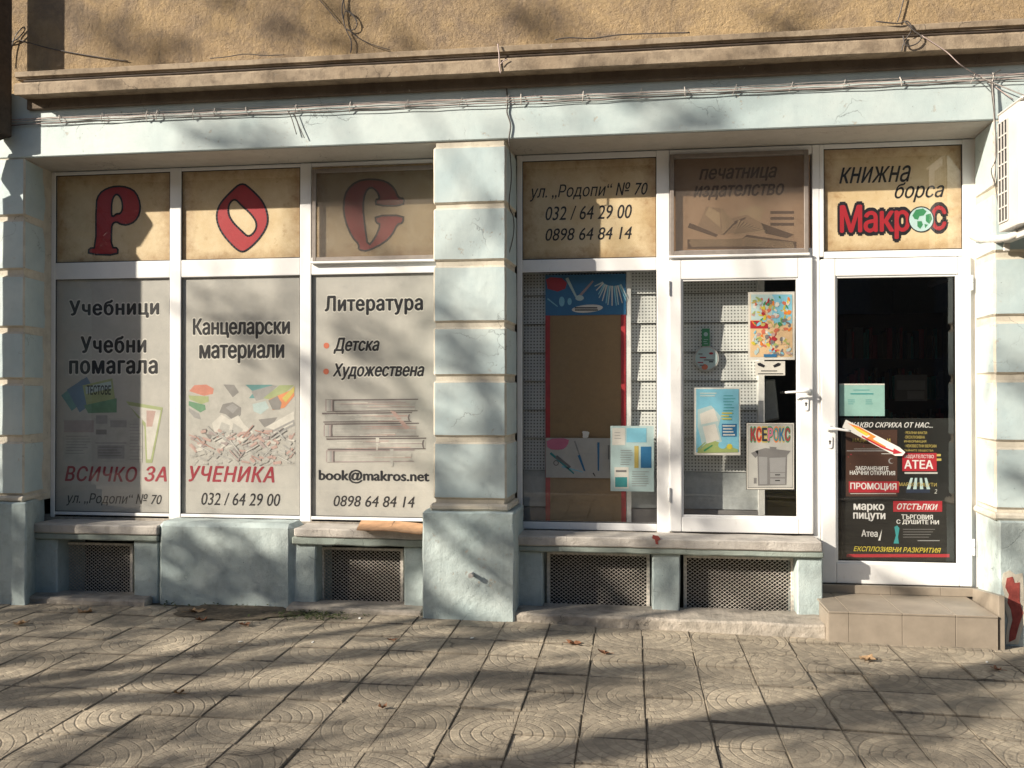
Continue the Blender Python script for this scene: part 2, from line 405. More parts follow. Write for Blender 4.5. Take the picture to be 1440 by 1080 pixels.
def holed(b, loops, Y, k, off=0, ys=0):                  # filled outline with holes, through a 2D curve
    cu = bpy.data.curves.new('t', 'CURVE'); cu.dimensions = '2D'; cu.fill_mode = 'BOTH'; cu.offset = off
    for lp in loops:
        sp_ = cu.splines.new('POLY'); sp_.points.add(len(lp)-1); sp_.use_cyclic_u = True
        for q, (x, z) in zip(sp_.points, lp): q.co = (x, z, 0, 1)
    ob = bpy.data.objects.new('t', cu); C.objects.link(ob)
    dg = bpy.context.evaluated_depsgraph_get(); me = ob.evaluated_get(dg).to_mesh()
    b.add([(v.co.x, Y+ys, v.co.y) for v in me.vertices], [tuple(p.vertices) for p in me.polygons], k)
    bpy.data.objects.remove(ob); bpy.data.curves.remove(cu)
def px(pts, Y, o=(0, 0), s=1.0):                         # pixel outline -> (x, z) on the plane
    out = []
    for x, y in pts:
        p = P(o[0]+x*s, o[1]+y*s, Y); out.append((p.x, p.z))
    return out
def rectp(b, x0, y0, x1, y1, Y, k, th=.0006):
    b.flat(px([(x0, y1), (x1, y1), (x1, y0), (x0, y0)], Y), Y, k, th)
def blob(b, cx, cy, rx, ry, Y, k, n=14, rot=0, jit=0, rnd=random):
    pts = []
    for i in range(n):
        q = 2*math.pi*i/n; r = 1+rnd.uniform(-jit, jit); u, v = rx*r*math.cos(q), ry*r*math.sin(q)
        pts.append((cx+u*math.cos(rot)-v*math.sin(rot), cy+u*math.sin(rot)+v*math.cos(rot)))
    b.flat(px(pts, Y), Y, k, .0004)
def bars(b, x0, y0, x1, n, dy, Y, k, h=1.0, seed=1):     # lines of print too small to read
    rd = random.Random(seed)
    for i in range(n):
        yy = y0+i*dy; rectp(b, x0+rd.uniform(0, 1), yy, x0+(x1-x0)*rd.uniform(.65, 1), yy+h, Y, k, .0003)

# ------------------------------------------------------------------ ground
def gz(x, y):
    s_ = max(0, min(3.5, x+.8))*.013
    return H-1.453 - s_ + .004*math.sin(x*2.1+1)*math.cos(y*1.7) - max(0, min(1.5, 5.4-y))*.006
TX, TY = .283, .270
b = B()
nx, ny = 60, 24
vs = [(-12+24*i/nx, -.6+6.5*j/ny, gz(-12+24*i/nx, -.6+6.5*j/ny)-.007) for j in range(ny+1) for i in range(nx+1)]
b.add(vs, [(j*(nx+1)+i, j*(nx+1)+i+1, (j+1)*(nx+1)+i+1, (j+1)*(nx+1)+i) for j in range(ny) for i in range(nx)], 'joint_dirt')
pave = tag(b.build('pavement'), kind='structure')
part('road', None, (-60, 60, -9, -.75, -.45, -.14), k='asphalt')['kind'] = 'structure'
part('kerb', None, (-60, 60, -.78, -.60, -.4, 0), k='ledge_concrete', bevel=.02)['kind'] = 'structure'
b = B(); b.box(-120, 120, -200, 60, -.8, -.5, 'asphalt'); b.build('ground')['kind'] = 'structure'
b = B(); b.box(-60, -12.01, -.6, 6.2, -.4, -.01, 'ledge_concrete').box(12.01, 60, -.6, 6.2, -.4, -.03, 'ledge_concrete')
b.build('pavement_beyond')['kind'] = 'structure'
def tile_mesh(v):
    rd = random.Random(50+v); b = B(); hx, hy = TX/2-.0014, TY/2-.0034
    b.box(-hx, hx, -hy, hy, -.03, 0, 'paving_concrete')
    me = bpy.data.meshes.new('paving_tile'); me.from_pydata(b.v, [], b.f); me.materials.append(M_('paving_concrete'))
    bm = bmesh.new(); bm.from_mesh(me); bmesh.ops.recalc_face_normals(bm, faces=bm.faces)
    es = [e for e in bm.edges if all(w.co.z > -.001 for w in e.verts)]
    bmesh.ops.bevel(bm, geom=es, offset=.0022+.002*rd.random(), segments=1, affect='EDGES')
    for w in bm.verts:
        if w.co.z < 0.001: w.co += Vector((rd.uniform(-1, 1), rd.uniform(-1, 1), rd.uniform(-.3, .3)))*.0016
    bm.to_mesh(me); bm.free(); return me
TM = [tile_mesh(i) for i in range(6)]
xo = X_(903, 0.001)                                       # joint seen at x = 903 in the photo
jx = P(903, 885, 5.45).x
y_near, y_wall = 3.17, 5.62
rd = random.Random(3); far = B()
rows = list(range(-2, 24)); cols = list(range(-40, 40))
for r in range(0, 23):
    yc = 5.545 - TY*(r+.5)+.13
    for c in cols:
        xc = jx + TX*(c+.5)
        if not -9.5 < xc < 9.5: continue
        fx, fy = (c % 2), (r % 2)
        rotz = [[0, math.pi*.5], [math.pi*1.5, math.pi]][fy][fx]
        near = yc > 3.05 and -5.0 < xc < 3.4
        ro = (0, 1, 3, 2)[fx+2*fy]
        z = gz(xc, yc)+rd.uniform(-.004, .004)
        sx = -1 if fx else 1; syy = -1 if fy else 1
        if near:
            o = bpy.data.objects.new('paving_tile', TM[rd.randrange(6)]); C.objects.link(o)
            o.parent = pave
            sl_ = (gz(xc+.1, yc)-gz(xc-.1, yc))/.2
            o.location = Vector((xc+rd.uniform(-.002, .002), yc+rd.uniform(-.002, .002), z))-pave.location
            o.rotation_euler = (rd.uniform(-.009, .009), -sl_+rd.uniform(-.009, .009), rd.uniform(-.008, .008))
            o.scale = (sx, syy, 1)
        elif yc > -.5 and abs(xc) < 8.5:
            hx, hy = TX/2-.004, TY/2-.004
            far.box(xc-hx, xc+hx, yc-hy, yc+hy, z-.03, z, 'paving_concrete')
fo = far.build('paving_tile_field', pave); fo['kind'] = 'stuff'

# ------------------------------------------------------------------ the building
FY, GY, FR = 5.60, 6.0, 5.982       # pilaster face, glass plane, front of the window frames
bld = empty('shop_building', (0, 5.6, 0), 'pale blue ground floor shopfront of an old building with an ochre rendered wall above', 'building')
GL = Z_(0, 5)                       # helper no-op
ZT = P(560, 201, FY).z              # soffit height
# upper wall
b = B(); b.box(-9, 9, 5.68, 6.3, P(720, 95, 5.68).z-.1, 7.2, 'ochre_render'); b.build('upper_wall', bld)
# lintel beam
zb0, zbtop = ZT, P(300, 130, FY).z+.06
slope = 0
lb = B(); lb.box(-9, 9, FY, 6.3, zb0, zbtop, 'paint_pale')
lin = lb.build('lintel', bld, bevel=.006)
b = B(); b.box(-4.6, P(1395, 168, 5.9).x, FY+.012, GY-.02, zb0-.004, zb0-.001, 'soffit_plaster'); b.build('soffit', bld)
# cornice, swept moulding
CY = FY-.15
zc0 = P(480, 112, CY).z; zc1 = P(480, 91, CY).z; zc2 = P(480, 76, CY+.02).z
b = B()
b.prof([(5.7, zc0+.012), (CY+.02, zc0+.012), (CY+.012, zc0), (CY, zc0+.004), (CY-.004, zc1-.022), (CY+.010, zc1-.018), (CY+.014, zc1-.006), (CY+.028, zc1-.003), (CY+.060, zc1+.002), (CY+.064, zc1+.020),
        (CY+.024, zc1+.022), (CY+.022, zc1+.032), (CY+.008, zc1+.034), (CY+.004, zc2-.012), (CY+.02, zc2-.004), (CY+.05, zc2), (5.7, zc2+.03)], -4.10, 9, 'cornice_stone')
b.build('cornice', bld, wob=.004, cuts=.15)
b = B(); b.tube([(-4.05, CY+.028, zc1+.008), (9, CY+.028, zc1+.010)], .006, 'pipe_brown'); b.build('rod', bld)
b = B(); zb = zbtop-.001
b.box(-4.10, 9, FY-.03, FY+.02, P(480, 133.5, FY-.03).z, zc0+.02, 'dark_band'); b.build('dark_strip', bld, bevel=.006)  # strip below the cornice, in a darker brown than the cornice itself
# pilasters: core in bare plaster, painted blocks standing proud of it
def pilaster(poly_core, poly_block, joints, zt, zb_, ):
    c = B(); c.plan(poly_core, zb_-.02, zt, 'bare_plaster'); core = c.build('pilaster', bld)
    for (za, zz) in joints:
        q = B(); q.plan(poly_block, za, zz, 'paint_block'); o = q.build('block', core, bevel=.012, wob=.0022, cuts=.09)
        me = o.data; me.materials.append(M_('bare_plaster'))
        for p in me.polygons:
            if p.area < .0 : p.material_index = 1
        # narrow bevelled edges show bare plaster
        cz = [v.co.z for v in me.vertices]; zl, zh = min(cz), max(cz)
        for p in me.polygons:
            n_ = p.normal
            if max(abs(n_.x), abs(n_.y), abs(n_.z)) < .93 or abs(n_.z) > .8: p.material_index = 1
    return core
# central
xl, xr, xrb = X_(609, FY), X_(712, FY), X_(727, 5.97)
g = .016
jc = [(205, 286), (291.5, 366.5), (373.5, 453), (460, 528.5), (535.5, 614.5), (622, 702.5)]
def zrange(j, xp): return [(P(xp, b_, FY).z, P(xp, a_, FY).z) for a_, b_ in j]
zpl_c = P(655, 720, 5.55).z
pilaster([(xl+g, FY+g), (xr-g, FY+g), (xrb-g, 5.995), (xl+.05, 5.995)], [(xl, FY), (xr, FY), (xrb, 5.96), (xl+.03, 5.96)], zrange(jc, 660), ZT, zpl_c)
b = B(); b.plan([(xl-.02, FY-.018), (xr+.018, FY-.018), (xrb+.018, 5.96), (xl, 5.96)], zpl_c, zpl_c+.045, 'bare_plaster'); b.build('pilaster_base', bld, bevel=.014, wob=.003, cuts=.08)
xa, xb2 = X_(594, 5.55, 800), X_(723.5, 5.55, 800)
b = B(); b.plan([(xa, 5.55), (xb2, 5.55), (xb2+.01, 5.96), (xa, 5.96)], -.3, zpl_c, 'paint_plinth'); b.build('plinth', bld, bevel=.01, wob=.005, cuts=.06)
# left
lx, lxb = X_(34, FY), X_(70, 5.97)
jl = [(222, 303), (309, 379), (387, 460), (467, 533), (540, 614), (622, 696)]
zpl_l = P(30, 707, 5.55).z
pilaster([(-9, FY+g), (lx-g, FY+g), (lxb-g, 6.1), (-9, 6.1)], [(-5.6, FY), (lx, FY), (lxb, 5.96), (-5.6, 5.96)], zrange(jl, 25), ZT, zpl_l)
b = B(); b.plan([(-9, 5.57), (lx+.02, 5.57), (lxb+.004, 5.96), (-9, 5.96)], zpl_l, zpl_l+.04, 'bare_plaster'); b.build('pilaster_base', bld, bevel=.012, wob=.003, cuts=.1)
xq = X_(37, 5.55, 780)
b = B(); b.plan([(-9, 5.55), (xq, 5.55), (X_(62, 5.96, 790), 5.96), (-9, 5.96)], -.3, zpl_l, 'paint_plinth'); b.build('plinth', bld, bevel=.01, wob=.005, cuts=.1)
# right
rx, rxb = X_(1398, FY), X_(1371, 5.97)
jr = [(168, 262), (270, 354), (362, 444), (452.5, 526), (535, 621), (629.5, 716)]
zpl_r = P(1402, 733, 5.55).z
pilaster([(rxb+g, 6.1), (rx+g, FY+g), (9, FY+g), (9, 6.1)], [(rxb, 5.96), (rx, FY), (4.6, FY), (4.6, 5.96)], zrange(jr, 1400), ZT, zpl_r)
b = B(); b.plan([(rxb-.02, 5.96), (rx-.02, 5.575), (9, 5.575), (9, 5.96)], zpl_r, zpl_r+.045, 'bare_plaster'); b.build('pilaster_base', bld, bevel=.014, wob=.003, cuts=.1)
rq, rqb = X_(1405, 5.55, 800), X_(1373, 5.97, 780)
b = B(); b.plan([(rqb, 5.96), (rq, 5.55), (9, 5.55), (9, 5.96)], -.3, zpl_r, 'paint_plinth'); b.build('plinth', bld, bevel=.01, wob=.005, cuts=.08)

# apron walls below the windows, with sills and vent openings
SY = 5.72; PY = 5.765
def zz(y, Y, x): return P(x, y, Y).z
# left: wall piece, sill 1, wall piece, sill 2
zs1t = zz(738, SY, 130); zs1m = zz(751.5, SY, 130); zs1b = zz(760, SY+.01, 130)
zs2t = zz(744.5, SY, 500); zs2m = zz(757.5, SY, 500); zs2b = zz(768, SY+.01, 500)
zs3t = zz(757.5, SY, 930); zs3m = zz(772, SY, 930); zs3b = zz(780, SY+.01, 930)
def wl(name, x0, x1, y0, y1, z0, z1, k, bev=.008, wob=.004, cuts=.06):
    b = B(); b.box(x0, x1, y0, y1, z0, z1, k); return b.build(name, bld, bevel=bev, wob=wob, cuts=cuts)
wl('sill', X_(44, SY, 745), X_(221, SY, 745), SY, 5.97, zs1m+.002, zs1t, 'sill_concrete')
wl('sill_underslab', X_(44, SY, 755), X_(220, SY, 755), SY+.012, 5.97, zs1b, zs1m, 'sill_green')
wl('sill', X_(413, SY, 750), X_(604, SY, 750), SY, 5.97, zs2m+.002, zs2t, 'sill_concrete')
wl('sill_underslab', X_(409, SY, 762), X_(600, SY, 762), SY+.012, 5.97, zs2b, zs2m, 'sill_green')
wl('sill', X_(726, SY, 760), X_(1157, SY, 768), SY, 5.97, zs3m+.002, zs3t, 'sill_concrete')
wl('sill_underslab', X_(728, SY, 775), X_(1159, SY, 780), SY+.012, 5.97, zs3b, zs3m, 'sill_green')
wl('apron_wall', X_(221.5, 5.735, 800), X_(411, 5.735, 800), 5.735, 5.97, -.3, zz(735.5, 5.735, 320), 'paint_plinth', .03, .004)
# piers
def pier(xa, xb, ztop, Y=PY): wl('pier', X_(xa, Y, 810), X_(xb, Y, 810), Y, 6.1, -.3, ztop, 'paint_plinth', .008, .004)
pier(38, 80, zs1b-.001); pier(188, 222.5, zs1b-.001); pier(412, 444, zs2b-.001); pier(568, 606, zs2b-.001)
pier(716, 763, zs3b-.001); pier(917, 956, zs3b-.001); pier(1121, 1157, zs3b-.001)
# ledges at pavement level
def ledge(pts, ztop, zb_=-.3): 
    b = B(); b.plan(pts, zb_, ztop, 'ledge_concrete'); return b.build('ledge', bld, bevel=.012, wob=.007, cuts=.05)
ledge([(X_(33, 5.62, 845), 5.62), (X_(205, 5.62, 845), 5.62), (X_(214, 5.8, 845), 5.86), (X_(50, 5.8, 845), 5.86)], zz(842, 5.62, 120))
ledge([(X_(402, 5.62, 860), 5.62), (X_(594, 5.62, 860), 5.60), (X_(600, 5.8, 860), 5.86), (X_(410, 5.8, 860), 5.86)], zz(856, 5.62, 500))
ledge([(xb2-.02, 5.565), (X_(930, 5.52, 870), 5.54), (X_(1163, 5.5, 880), 5.50), (X_(1157, 5.8, 880), 5.86), (xb2-.02, 5.86)], zz(869, 5.54, 900))
# basement pit behind the grilles
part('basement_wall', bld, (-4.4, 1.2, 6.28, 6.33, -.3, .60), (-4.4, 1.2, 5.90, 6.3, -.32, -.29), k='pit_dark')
# wall under the frames, behind everything
part('frame_base', bld, (lxb-.05, xl+.1, 5.985, 6.28, zs2t-.09, zs2t+.022), (xrb-.05, X_(1157, 6, 760), 5.985, 6.28, zs3t-.08, zs3t+.006), k='ledge_concrete')

def grille(x0, x1, y0, y1, tilt=0):
    Y = 5.90; xm = (x0+x1)/2; ym = (y0+y1)/2
    X0, X1, Z0, Z1 = X_(x0, Y, ym), X_(x1, Y, ym), P(xm, y1, Y).z, P(xm, y0, Y).z
    f = B(); w = .022
    f.box(X0, X0+w, Y-.012, Y+.014, Z0, Z1, 'grille_metal').box(X1-w, X1, Y-.012, Y+.014, Z0, Z1, 'grille_metal')
    f.box(X0+w, X1-w, Y-.010, Y+.012, Z0, Z0+w*.8, 'grille_metal').box(X0+w, X1-w, Y-.010, Y+.012, Z1-w*.8, Z1, 'grille_metal')
    fr = f.build('vent_grille', bld, bevel=.003)
    l = B(); a, h = .0315, .0235; w2, h2 = X1-X0-2*w, Z1-Z0-2*w*.8; ox, oz = X0+w, Z0+w*.8
    k = h/a; t = .00135
    def seg(p, q, dy):
        d = Vector((q[0]-p[0], 0, q[1]-p[1])); n_ = Vector((-d.z, 0, d.x)).normalized()*t
        vs = []
        for yy in (Y-.0018+dy, Y+.0018+dy):
            for (x, z) in (p, q):
                vs += [(x+n_.x, yy, z+n_.z), (x-n_.x, yy, z-n_.z)]
        l.add(vs, [(0, 1, 3, 2), (4, 6, 7, 5), (0, 2, 6, 4), (1, 5, 7, 3)], 'grille_metal')
    n = int((w2+h2/k)/a)+1
    for i in range(-1, n+1):
        for s_ in (1, -1):
            # line z = s*(k)*(x - c)
            c = i*a
            pts = []
            if s_ == 1:
                xA, zA = c-h2/k, 0; xB, zB = c, h2
                xA, zA = xA, 0
            else:
                xA, zA = c, 0; xB, zB = c-h2/k, h2
            # clip in x to [0, w2]
            (x0_, z0_), (x1_, z1_) = sorted(((xA, zA), (xB, zB)))
            if x1_ <= 0 or x0_ >= w2: continue
            m_ = (z1_-z0_)/(x1_-x0_)
            if x0_ < 0: z0_ += m_*(0-x0_); x0_ = 0
            if x1_ > w2: z1_ += m_*(w2-x1_); x1_ = w2
            seg((ox+x0_, oz+z0_), (ox+x1_, oz+z1_), 0.0005*s_)
    lo = l.build('lattice', fr); lo['kind'] = 'stuff'
    # folded teeth along the lower edge
    q = B(); i = 0
    while ox+i*a+a*.5 < ox+w2:
        q.box(ox+i*a, ox+i*a+.014, Y-.016, Y-.011, Z0+.002, Z0+.026, 'grille_metal'); i += 1
    q.build('teeth', fr)['kind'] = 'stuff'
grille(91, 188, 763, 836); grille(452, 568, 770, 850); grille(769, 914, 777, 861); grille(961, 1117, 782, 870)

# ------------------------------------------------------------------ windows
A = dict(a=-4.169, b=-3.28, c=-3.194, d=-2.306, e=-2.225, g=-.733, h=.167, i=1.241, j=2.092, k=1.314, l=2.049, n=.335, o=1.071)
Zt, Zm, Zl, ZTr, ZM, ZL, ZN, ZO, ZQ, ZR, ZU = [H+q for q in (1.576, .816, -.875, 1.56, .804, -.883, .74, -1.108, .736, -.829, .903)]
Zum = P(250, 366.5, GY).z; Zurm = P(830, 364, GY).z
FB = 6.045
def frame(name, rects, parent=None, bev=.006, y0=FR, y1=FB, k='white_pvc'):
    b = B()
    for (x0, x1, z0, z1) in rects: b.box(x0, x1, y0, y1, z0, z1, k)
    return b.build(name, parent or bld, bevel=bev, segs=2)
def pane(parent, x0, x1, z0, z1, Y=GY-.006, k='window_glass', name='pane', th=.003):
    b = B(); b.box(x0-.012, x1+.012, Y, Y+th, z0-.012, z1+.012, k); o = b.build(name, parent)
    return o
def gasket(parent, x0, x1, z0, z1, Y=None, w=.005):
    Y = Y or FR+.006; b = B()
    for q in ((x0, x0+w, z0, z1), (x1-w, x1, z0, z1), (x0+w, x1-w, z0, z0+w), (x0+w, x1-w, z1-w, z1)): b.box(q[0], q[1], Y, Y+.006, q[2], q[3], 'gasket')
    b.build('gasket', parent)
ZFb = P(300, 731.5, FR).z; xo0 = lxb-.002; xend = xl+.05
zpt = ZT-.006
FB_L = [(xo0, A['a'], ZFb, zpt), (A['b'], A['c'], ZFb, zpt), (A['d'], A['e'], ZFb, zpt), (xend-.05, xend, ZFb, zpt)]
zr = []
fr = B()
xs_ = [A['a'], A['b'], A['c'], A['d'], A['e'], xend-.05]
for q in FB_L: fr.box(q[0], q[1], FR, FB, q[2], q[3], 'white_pvc')
for i in (0, 2, 4):
    for (z0, z1) in ((ZFb, Zl), (Zm, Zum), (Zt, zpt)): fr.box(xs_[i], xs_[i+1], FR+.003, FB, z0, z1, 'white_pvc')
winL = fr.build('display_window', bld, bevel=.006, segs=2)
winL['label'] = 'white framed display window filled with printed film, left of the central pilaster'
for i in (0, 2, 4):
    x1 = xs_[i+1]
    for (z0, z1, kind) in ((Zl, Zm, 'frosted_film'), (Zum, Zt, 'parchment')):
        if not (i == 4 and kind == 'parchment'): gasket(winL, xs_[i], x1, z0, z1)
        pane(winL, xs_[i], x1, z0, z1)
        pane(winL, xs_[i]+.001, x1-.001, z0, z1, GY+.004, kind, 'printed_film', .002)
TYL = GY+.0028
# letters on the upper films
b = B()
Pout = [(405,855),(418,818),(450,795),(490,785),(540,790),(575,812),(592,860),(590,900),(570,935),(535,950),(508,946),(492,935),(476,942),(470,960),(470,1045),(498,1046),(496,1076),(373,1073),(375,1048),(405,1045)]
Phol = [(470,910),(471,850),(484,822),(498,820),(514,842),(518,880),(508,902),(490,902),(480,913)]
Oout = [(1020,768),(1062,800),(1112,852),(1132,915),(1124,962),(1090,1012),(1050,1050),(1020,1066),(985,1042),(930,978),(910,915),(925,862),(970,812)]
Ohol = [(990,836),(1020,868),(1060,903),(1084,940),(1078,975),(1048,1002),(1020,975),(985,942),(962,905),(964,862)]
Cout = [(8,860),(22,802),(65,764),(128,754),(190,765),(225,795),(240,835),(264,838),(262,868),(148,868),(144,843),(164,838),(150,805),(125,788),(100,810),(90,870),(100,960),(112,1042),(145,1000),(166,946),(146,940),(144,910),(262,908),(260,940),(235,946),(215,990),(180,1025),(110,1060),(72,1054),(75,1032),(45,1000),(15,930)]
def letter(loops, o, n=1):
    L = [px(chaikin(l, n), TYL, o, 1/3) for l in loops]
    holed(b, L, TYL, 'ink_red'); 
    # dark contour line built as thin strips along every outline
    for lp in L:
        m_ = len(lp); w = .0068
        for i in range(m_):
            p, q = Vector(lp[i]), Vector(lp[(i+1) % m_]); d = (q-p)
            if d.length < 1e-6: continue
            t = d.normalized(); nn = Vector((-t.y, t.x))*w; p2, q2 = p-t*w*.6, q+t*w*.6
            b.add([(v.x, TYL-.0006, v.y) for v in (p2+nn, p2-nn, q2-nn, q2+nn)], [(0, 1, 2, 3)], 'ink_outline')
for lo_, oo_, nn_ in (([Pout, Phol], (0, 0), 1), ([Oout, Ohol], (0, 0), 2), ([Cout], (480, 0), 1)):
    b = B(); letter(lo_, oo_, nn_); b.build('letter', winL)
# the white reflex beside the letters is part of the print
Y = TYL
def halo(body, box, k='ink_black', shear=0, bold=.045, space=1.0):
    text(winL, body, box, Y, k, shear, bold, space, 'ink_paper', .04)
halo('Учебници', (97, 422, 224, 447), space=1.12); halo('Учебни', (113, 473, 206, 496), space=1.12); halo('помагала', (97, 507, 222, 525.5), space=1.1)
text(winL, 'ВСИЧКО', (91, 656, 193, 677), Y, 'ink_darkred', .25, .03, 1.12); text(winL, 'ЗА', (203, 656, 234.5, 677), Y, 'ink_darkred', .25, .03, 1.1)
text(winL, 'ул. „Родопи“ № 70', (93, 694, 227.5, 712), Y, 'ink_black', .25, .008)
halo('Канцеларски', (271, 447.5, 408, 476)); halo('материали', (280, 485, 400, 510))
text(winL, 'УЧЕНИКА', (265, 656, 386, 677.5), Y, 'ink_darkred', .25, .03, 1.1)
text(winL, '032 / 64 29 00', (283, 693.5, 394, 711), Y, 'ink_black', .2, .008)
halo('Литература', (456.5, 415.5, 595, 442.5), space=1.08)
halo('Детска', (468.5, 475, 534, 497), shear=.25); halo('Художествена', (467.5, 511, 597, 534), shear=.25)
text(winL, 'book@makros.net', (448, 661, 604, 680), Y, 'ink_black', 0, .04); text(winL, '0898 64 84 14', (469, 697.5, 583, 713), Y, 'ink_black', .2, .008)
for bx_, by_ in ((459, 486), (458.5, 522.5)): b = B(); blob(b, bx_, by_, 4, 4.2, Y, 'ink_coral'); b.build('bullet', winL)

# printed pictures on the lower films
b = B(); Y = TYL+.0004; rd = random.Random(5)
def poly(pts, k, dy=0, o=(0, 0), s=1.0): b.flat(px(pts, Y-dy, o, s), Y-dy, faded(k), .0003)
# pane 1: exercise books and forms
poly([(86,556),(116,533),(131,553),(101,578)], 'ink_teal', .0001); poly([(94,548),(122,530),(140,560),(112,580)], 'ink_blue', .0002)
poly([(116,542),(158,532),(164,578),(124,580)], 'ink_lime', .0003); poly([(118,570),(164,560),(164,580),(124,581)], 'ink_green', .0004)
poly([(120,544),(156,536),(157,546),(121,554)], 'ink_pale', .0005)
text(b, 'ТЕСТОВЕ', (122, 542, 156, 555), Y-.0012, 'ink_black', 0, .02)
poly([(177,564),(229,573),(214,651),(205,651),(203,600)], 'ink_lime', .0002); poly([(181,570),(226,577),(212,646),(207,646),(205,595)], 'ink_paper', .0004)
poly([(206,577),(219,578),(214,600),(206,600)], 'ink_rose', .0006)
for (x0, y0, x1, y1, k) in [(88,588,200,650,'ink_lightgrey'),(90,591,132,608,'ink_mauve'),(135,584,151,596,'ink_grey'),(155,591,178,601,'ink_grey'),(135,604,150,611,'ink_midgrey'),(137,626,175,645,'ink_grey'),(134,622,178,624,'ink_grey'),(92,612,128,640,'ink_lightgrey')]:
    rectp(b, x0, y0, x1, y1, Y-.0004-.000008*x0, faded(k), .0003)
bars(b, 182, 596, 200, 12, 4.5, Y-.0022, faded('ink_grey'), 1, 4); bars(b, 92, 613, 128, 7, 4, Y-.0022, faded('ink_midgrey'), .8, 5); bars(b, 138, 628, 174, 4, 4, Y-.0026, faded('ink_midgrey'), 1.6, 6)
# pane 2: pens, folders, crumpled paper and pencils
rectp(b, 265, 541, 415, 655, Y, 'ink_film_faded' if faded('ink_film') else '', .0002)
Z2 = (240, 360); s3 = 1/3
def q(pts, k, dy): poly(pts, k, dy, Z2, s3)
q([(78,570),(100,545),(150,542),(182,560),(178,582),(140,590)], 'ink_coral', .0002)
q([(75,588),(160,592),(160,615),(130,625),(80,605)], 'ink_lime', .0004); q([(76,612),(145,628),(148,648),(125,660),(76,630)], 'ink_green', .0006); q([(76,640),(120,665),(128,690),(100,682),(76,655)], 'ink_grey', .0008)
q([(222,542),(268,543),(288,575),(262,596)], 'ink_midgrey', .0002)
q([(315,543),(430,543),(380,600),(330,600),(350,575)], 'ink_teal', .0003); q([(340,570),(430,545),(450,548),(400,600),(360,612)], 'ink_grey', .0005)
q([(390,600),(460,545),(520,545),(480,580),(420,605)], 'ink_lime', .0007); q([(415,605),(520,560),(522,590),(480,640),(430,650)], 'ink_orange', .0008); q([(412,610),(450,590),(468,620),(462,648),(430,648)], 'ink_midgrey', .0010); q([(470,600),(522,548),(522,572),(485,618)], 'ink_yellow', .0011)
q([(345,625),(400,612),(415,640),(380,668),(350,655)], 'ink_pale', .0006)
q([(205,660),(220,625),(262,616),(298,640),(296,672),(262,692),(232,668)], 'ink_midgrey', .0004); q([(232,640),(262,622),(285,640),(262,664)], 'ink_grey', .0006)
q([(175,705),(215,668),(250,690),(285,672),(310,710),(350,745),(300,790),(235,812),(190,775)], 'ink_paper', .0008)
q([(215,700),(250,715),(240,760),(200,745)], 'ink_lightgrey', .0010); q([(265,705),(305,730),(290,760),(255,745)], 'ink_lightgrey', .0011); q([(230,770),(280,760),(275,795),(240,800)], 'ink_lightgrey', .0012)
q([(130,732),(150,728),(172,760),(165,775)], 'ink_midgrey', .0012)
q([(370,690),(450,680),(430,712),(395,722)], 'ink_midgrey', .0005); q([(400,722),(520,655),(522,690),(440,735)], 'ink_paper', .0007); q([(390,755),(520,690),(522,715),(400,775)], 'ink_grey', .0009); q([(390,765),(515,702),(516,708),(392,772)], 'ink_paper', .0010)
for i in range(150):
    cx, cy_ = rd.uniform(80, 515), rd.uniform(740, 880); an = rd.uniform(-.9, .9); L_ = rd.uniform(14, 40); w_ = rd.uniform(3, 7)
    dx, dy_ = math.cos(an)*L_, math.sin(an)*L_; nx_, nz_ = -math.sin(an)*w_, math.cos(an)*w_
    fade = (cy_-740)/140
    k = rd.choice(['ink_rose', 'ink_lightgrey', 'ink_film2', 'ink_rose', 'ink_film', 'ink_mauve', 'ink_paper'] if fade < .55 else ['ink_rose', 'ink_film', 'ink_film2', 'ink_film', 'ink_lightgrey'])
    q([(max(76,min(523,x)), y) for x, y in [(cx-dx/2-nx_, cy_-dy_/2-nz_), (cx+dx/2-nx_, cy_+dy_/2-nz_), (cx+dx/2+nx_, cy_+dy_/2+nz_), (cx-dx/2+nx_, cy_-dy_/2+nz_)]], k, .0013+i*.00002)
for i in range(34):      # longer pencils with dark edges over the shavings
    cx, cy_ = rd.uniform(95, 500), rd.uniform(735, 860); an = rd.choice([-.75, -.55, .35, .6, .9])+rd.uniform(-.15, .15); L_ = rd.uniform(35, 75); w_ = rd.uniform(2.2, 4)
    dx, dy_ = math.cos(an)*L_/2, math.sin(an)*L_/2; nx_, nz_ = -math.sin(an)*w_, math.cos(an)*w_; cl_ = lambda pts: [(max(76, min(523, x)), min(885, y)) for x, y in pts]
    q(cl_([(cx-dx-nx_, cy_-dy_-nz_), (cx+dx-nx_, cy_+dy_-nz_), (cx+dx+nx_, cy_+dy_+nz_), (cx-dx+nx_, cy_-dy_+nz_)]), 'ink_grey', .0044+i*.00002)
    q(cl_([(cx-dx-nx_*.7, cy_-dy_-nz_*.7), (cx+dx-nx_*.1, cy_+dy_-nz_*.1), (cx+dx+nx_*.6, cy_+dy_+nz_*.6), (cx-dx+nx_*.4, cy_-dy_+nz_*.4)]), rd.choice(['ink_rose', 'ink_lightgrey', 'ink_coral', 'ink_film', 'ink_mauve', 'ink_paper']), .00441+i*.00002)
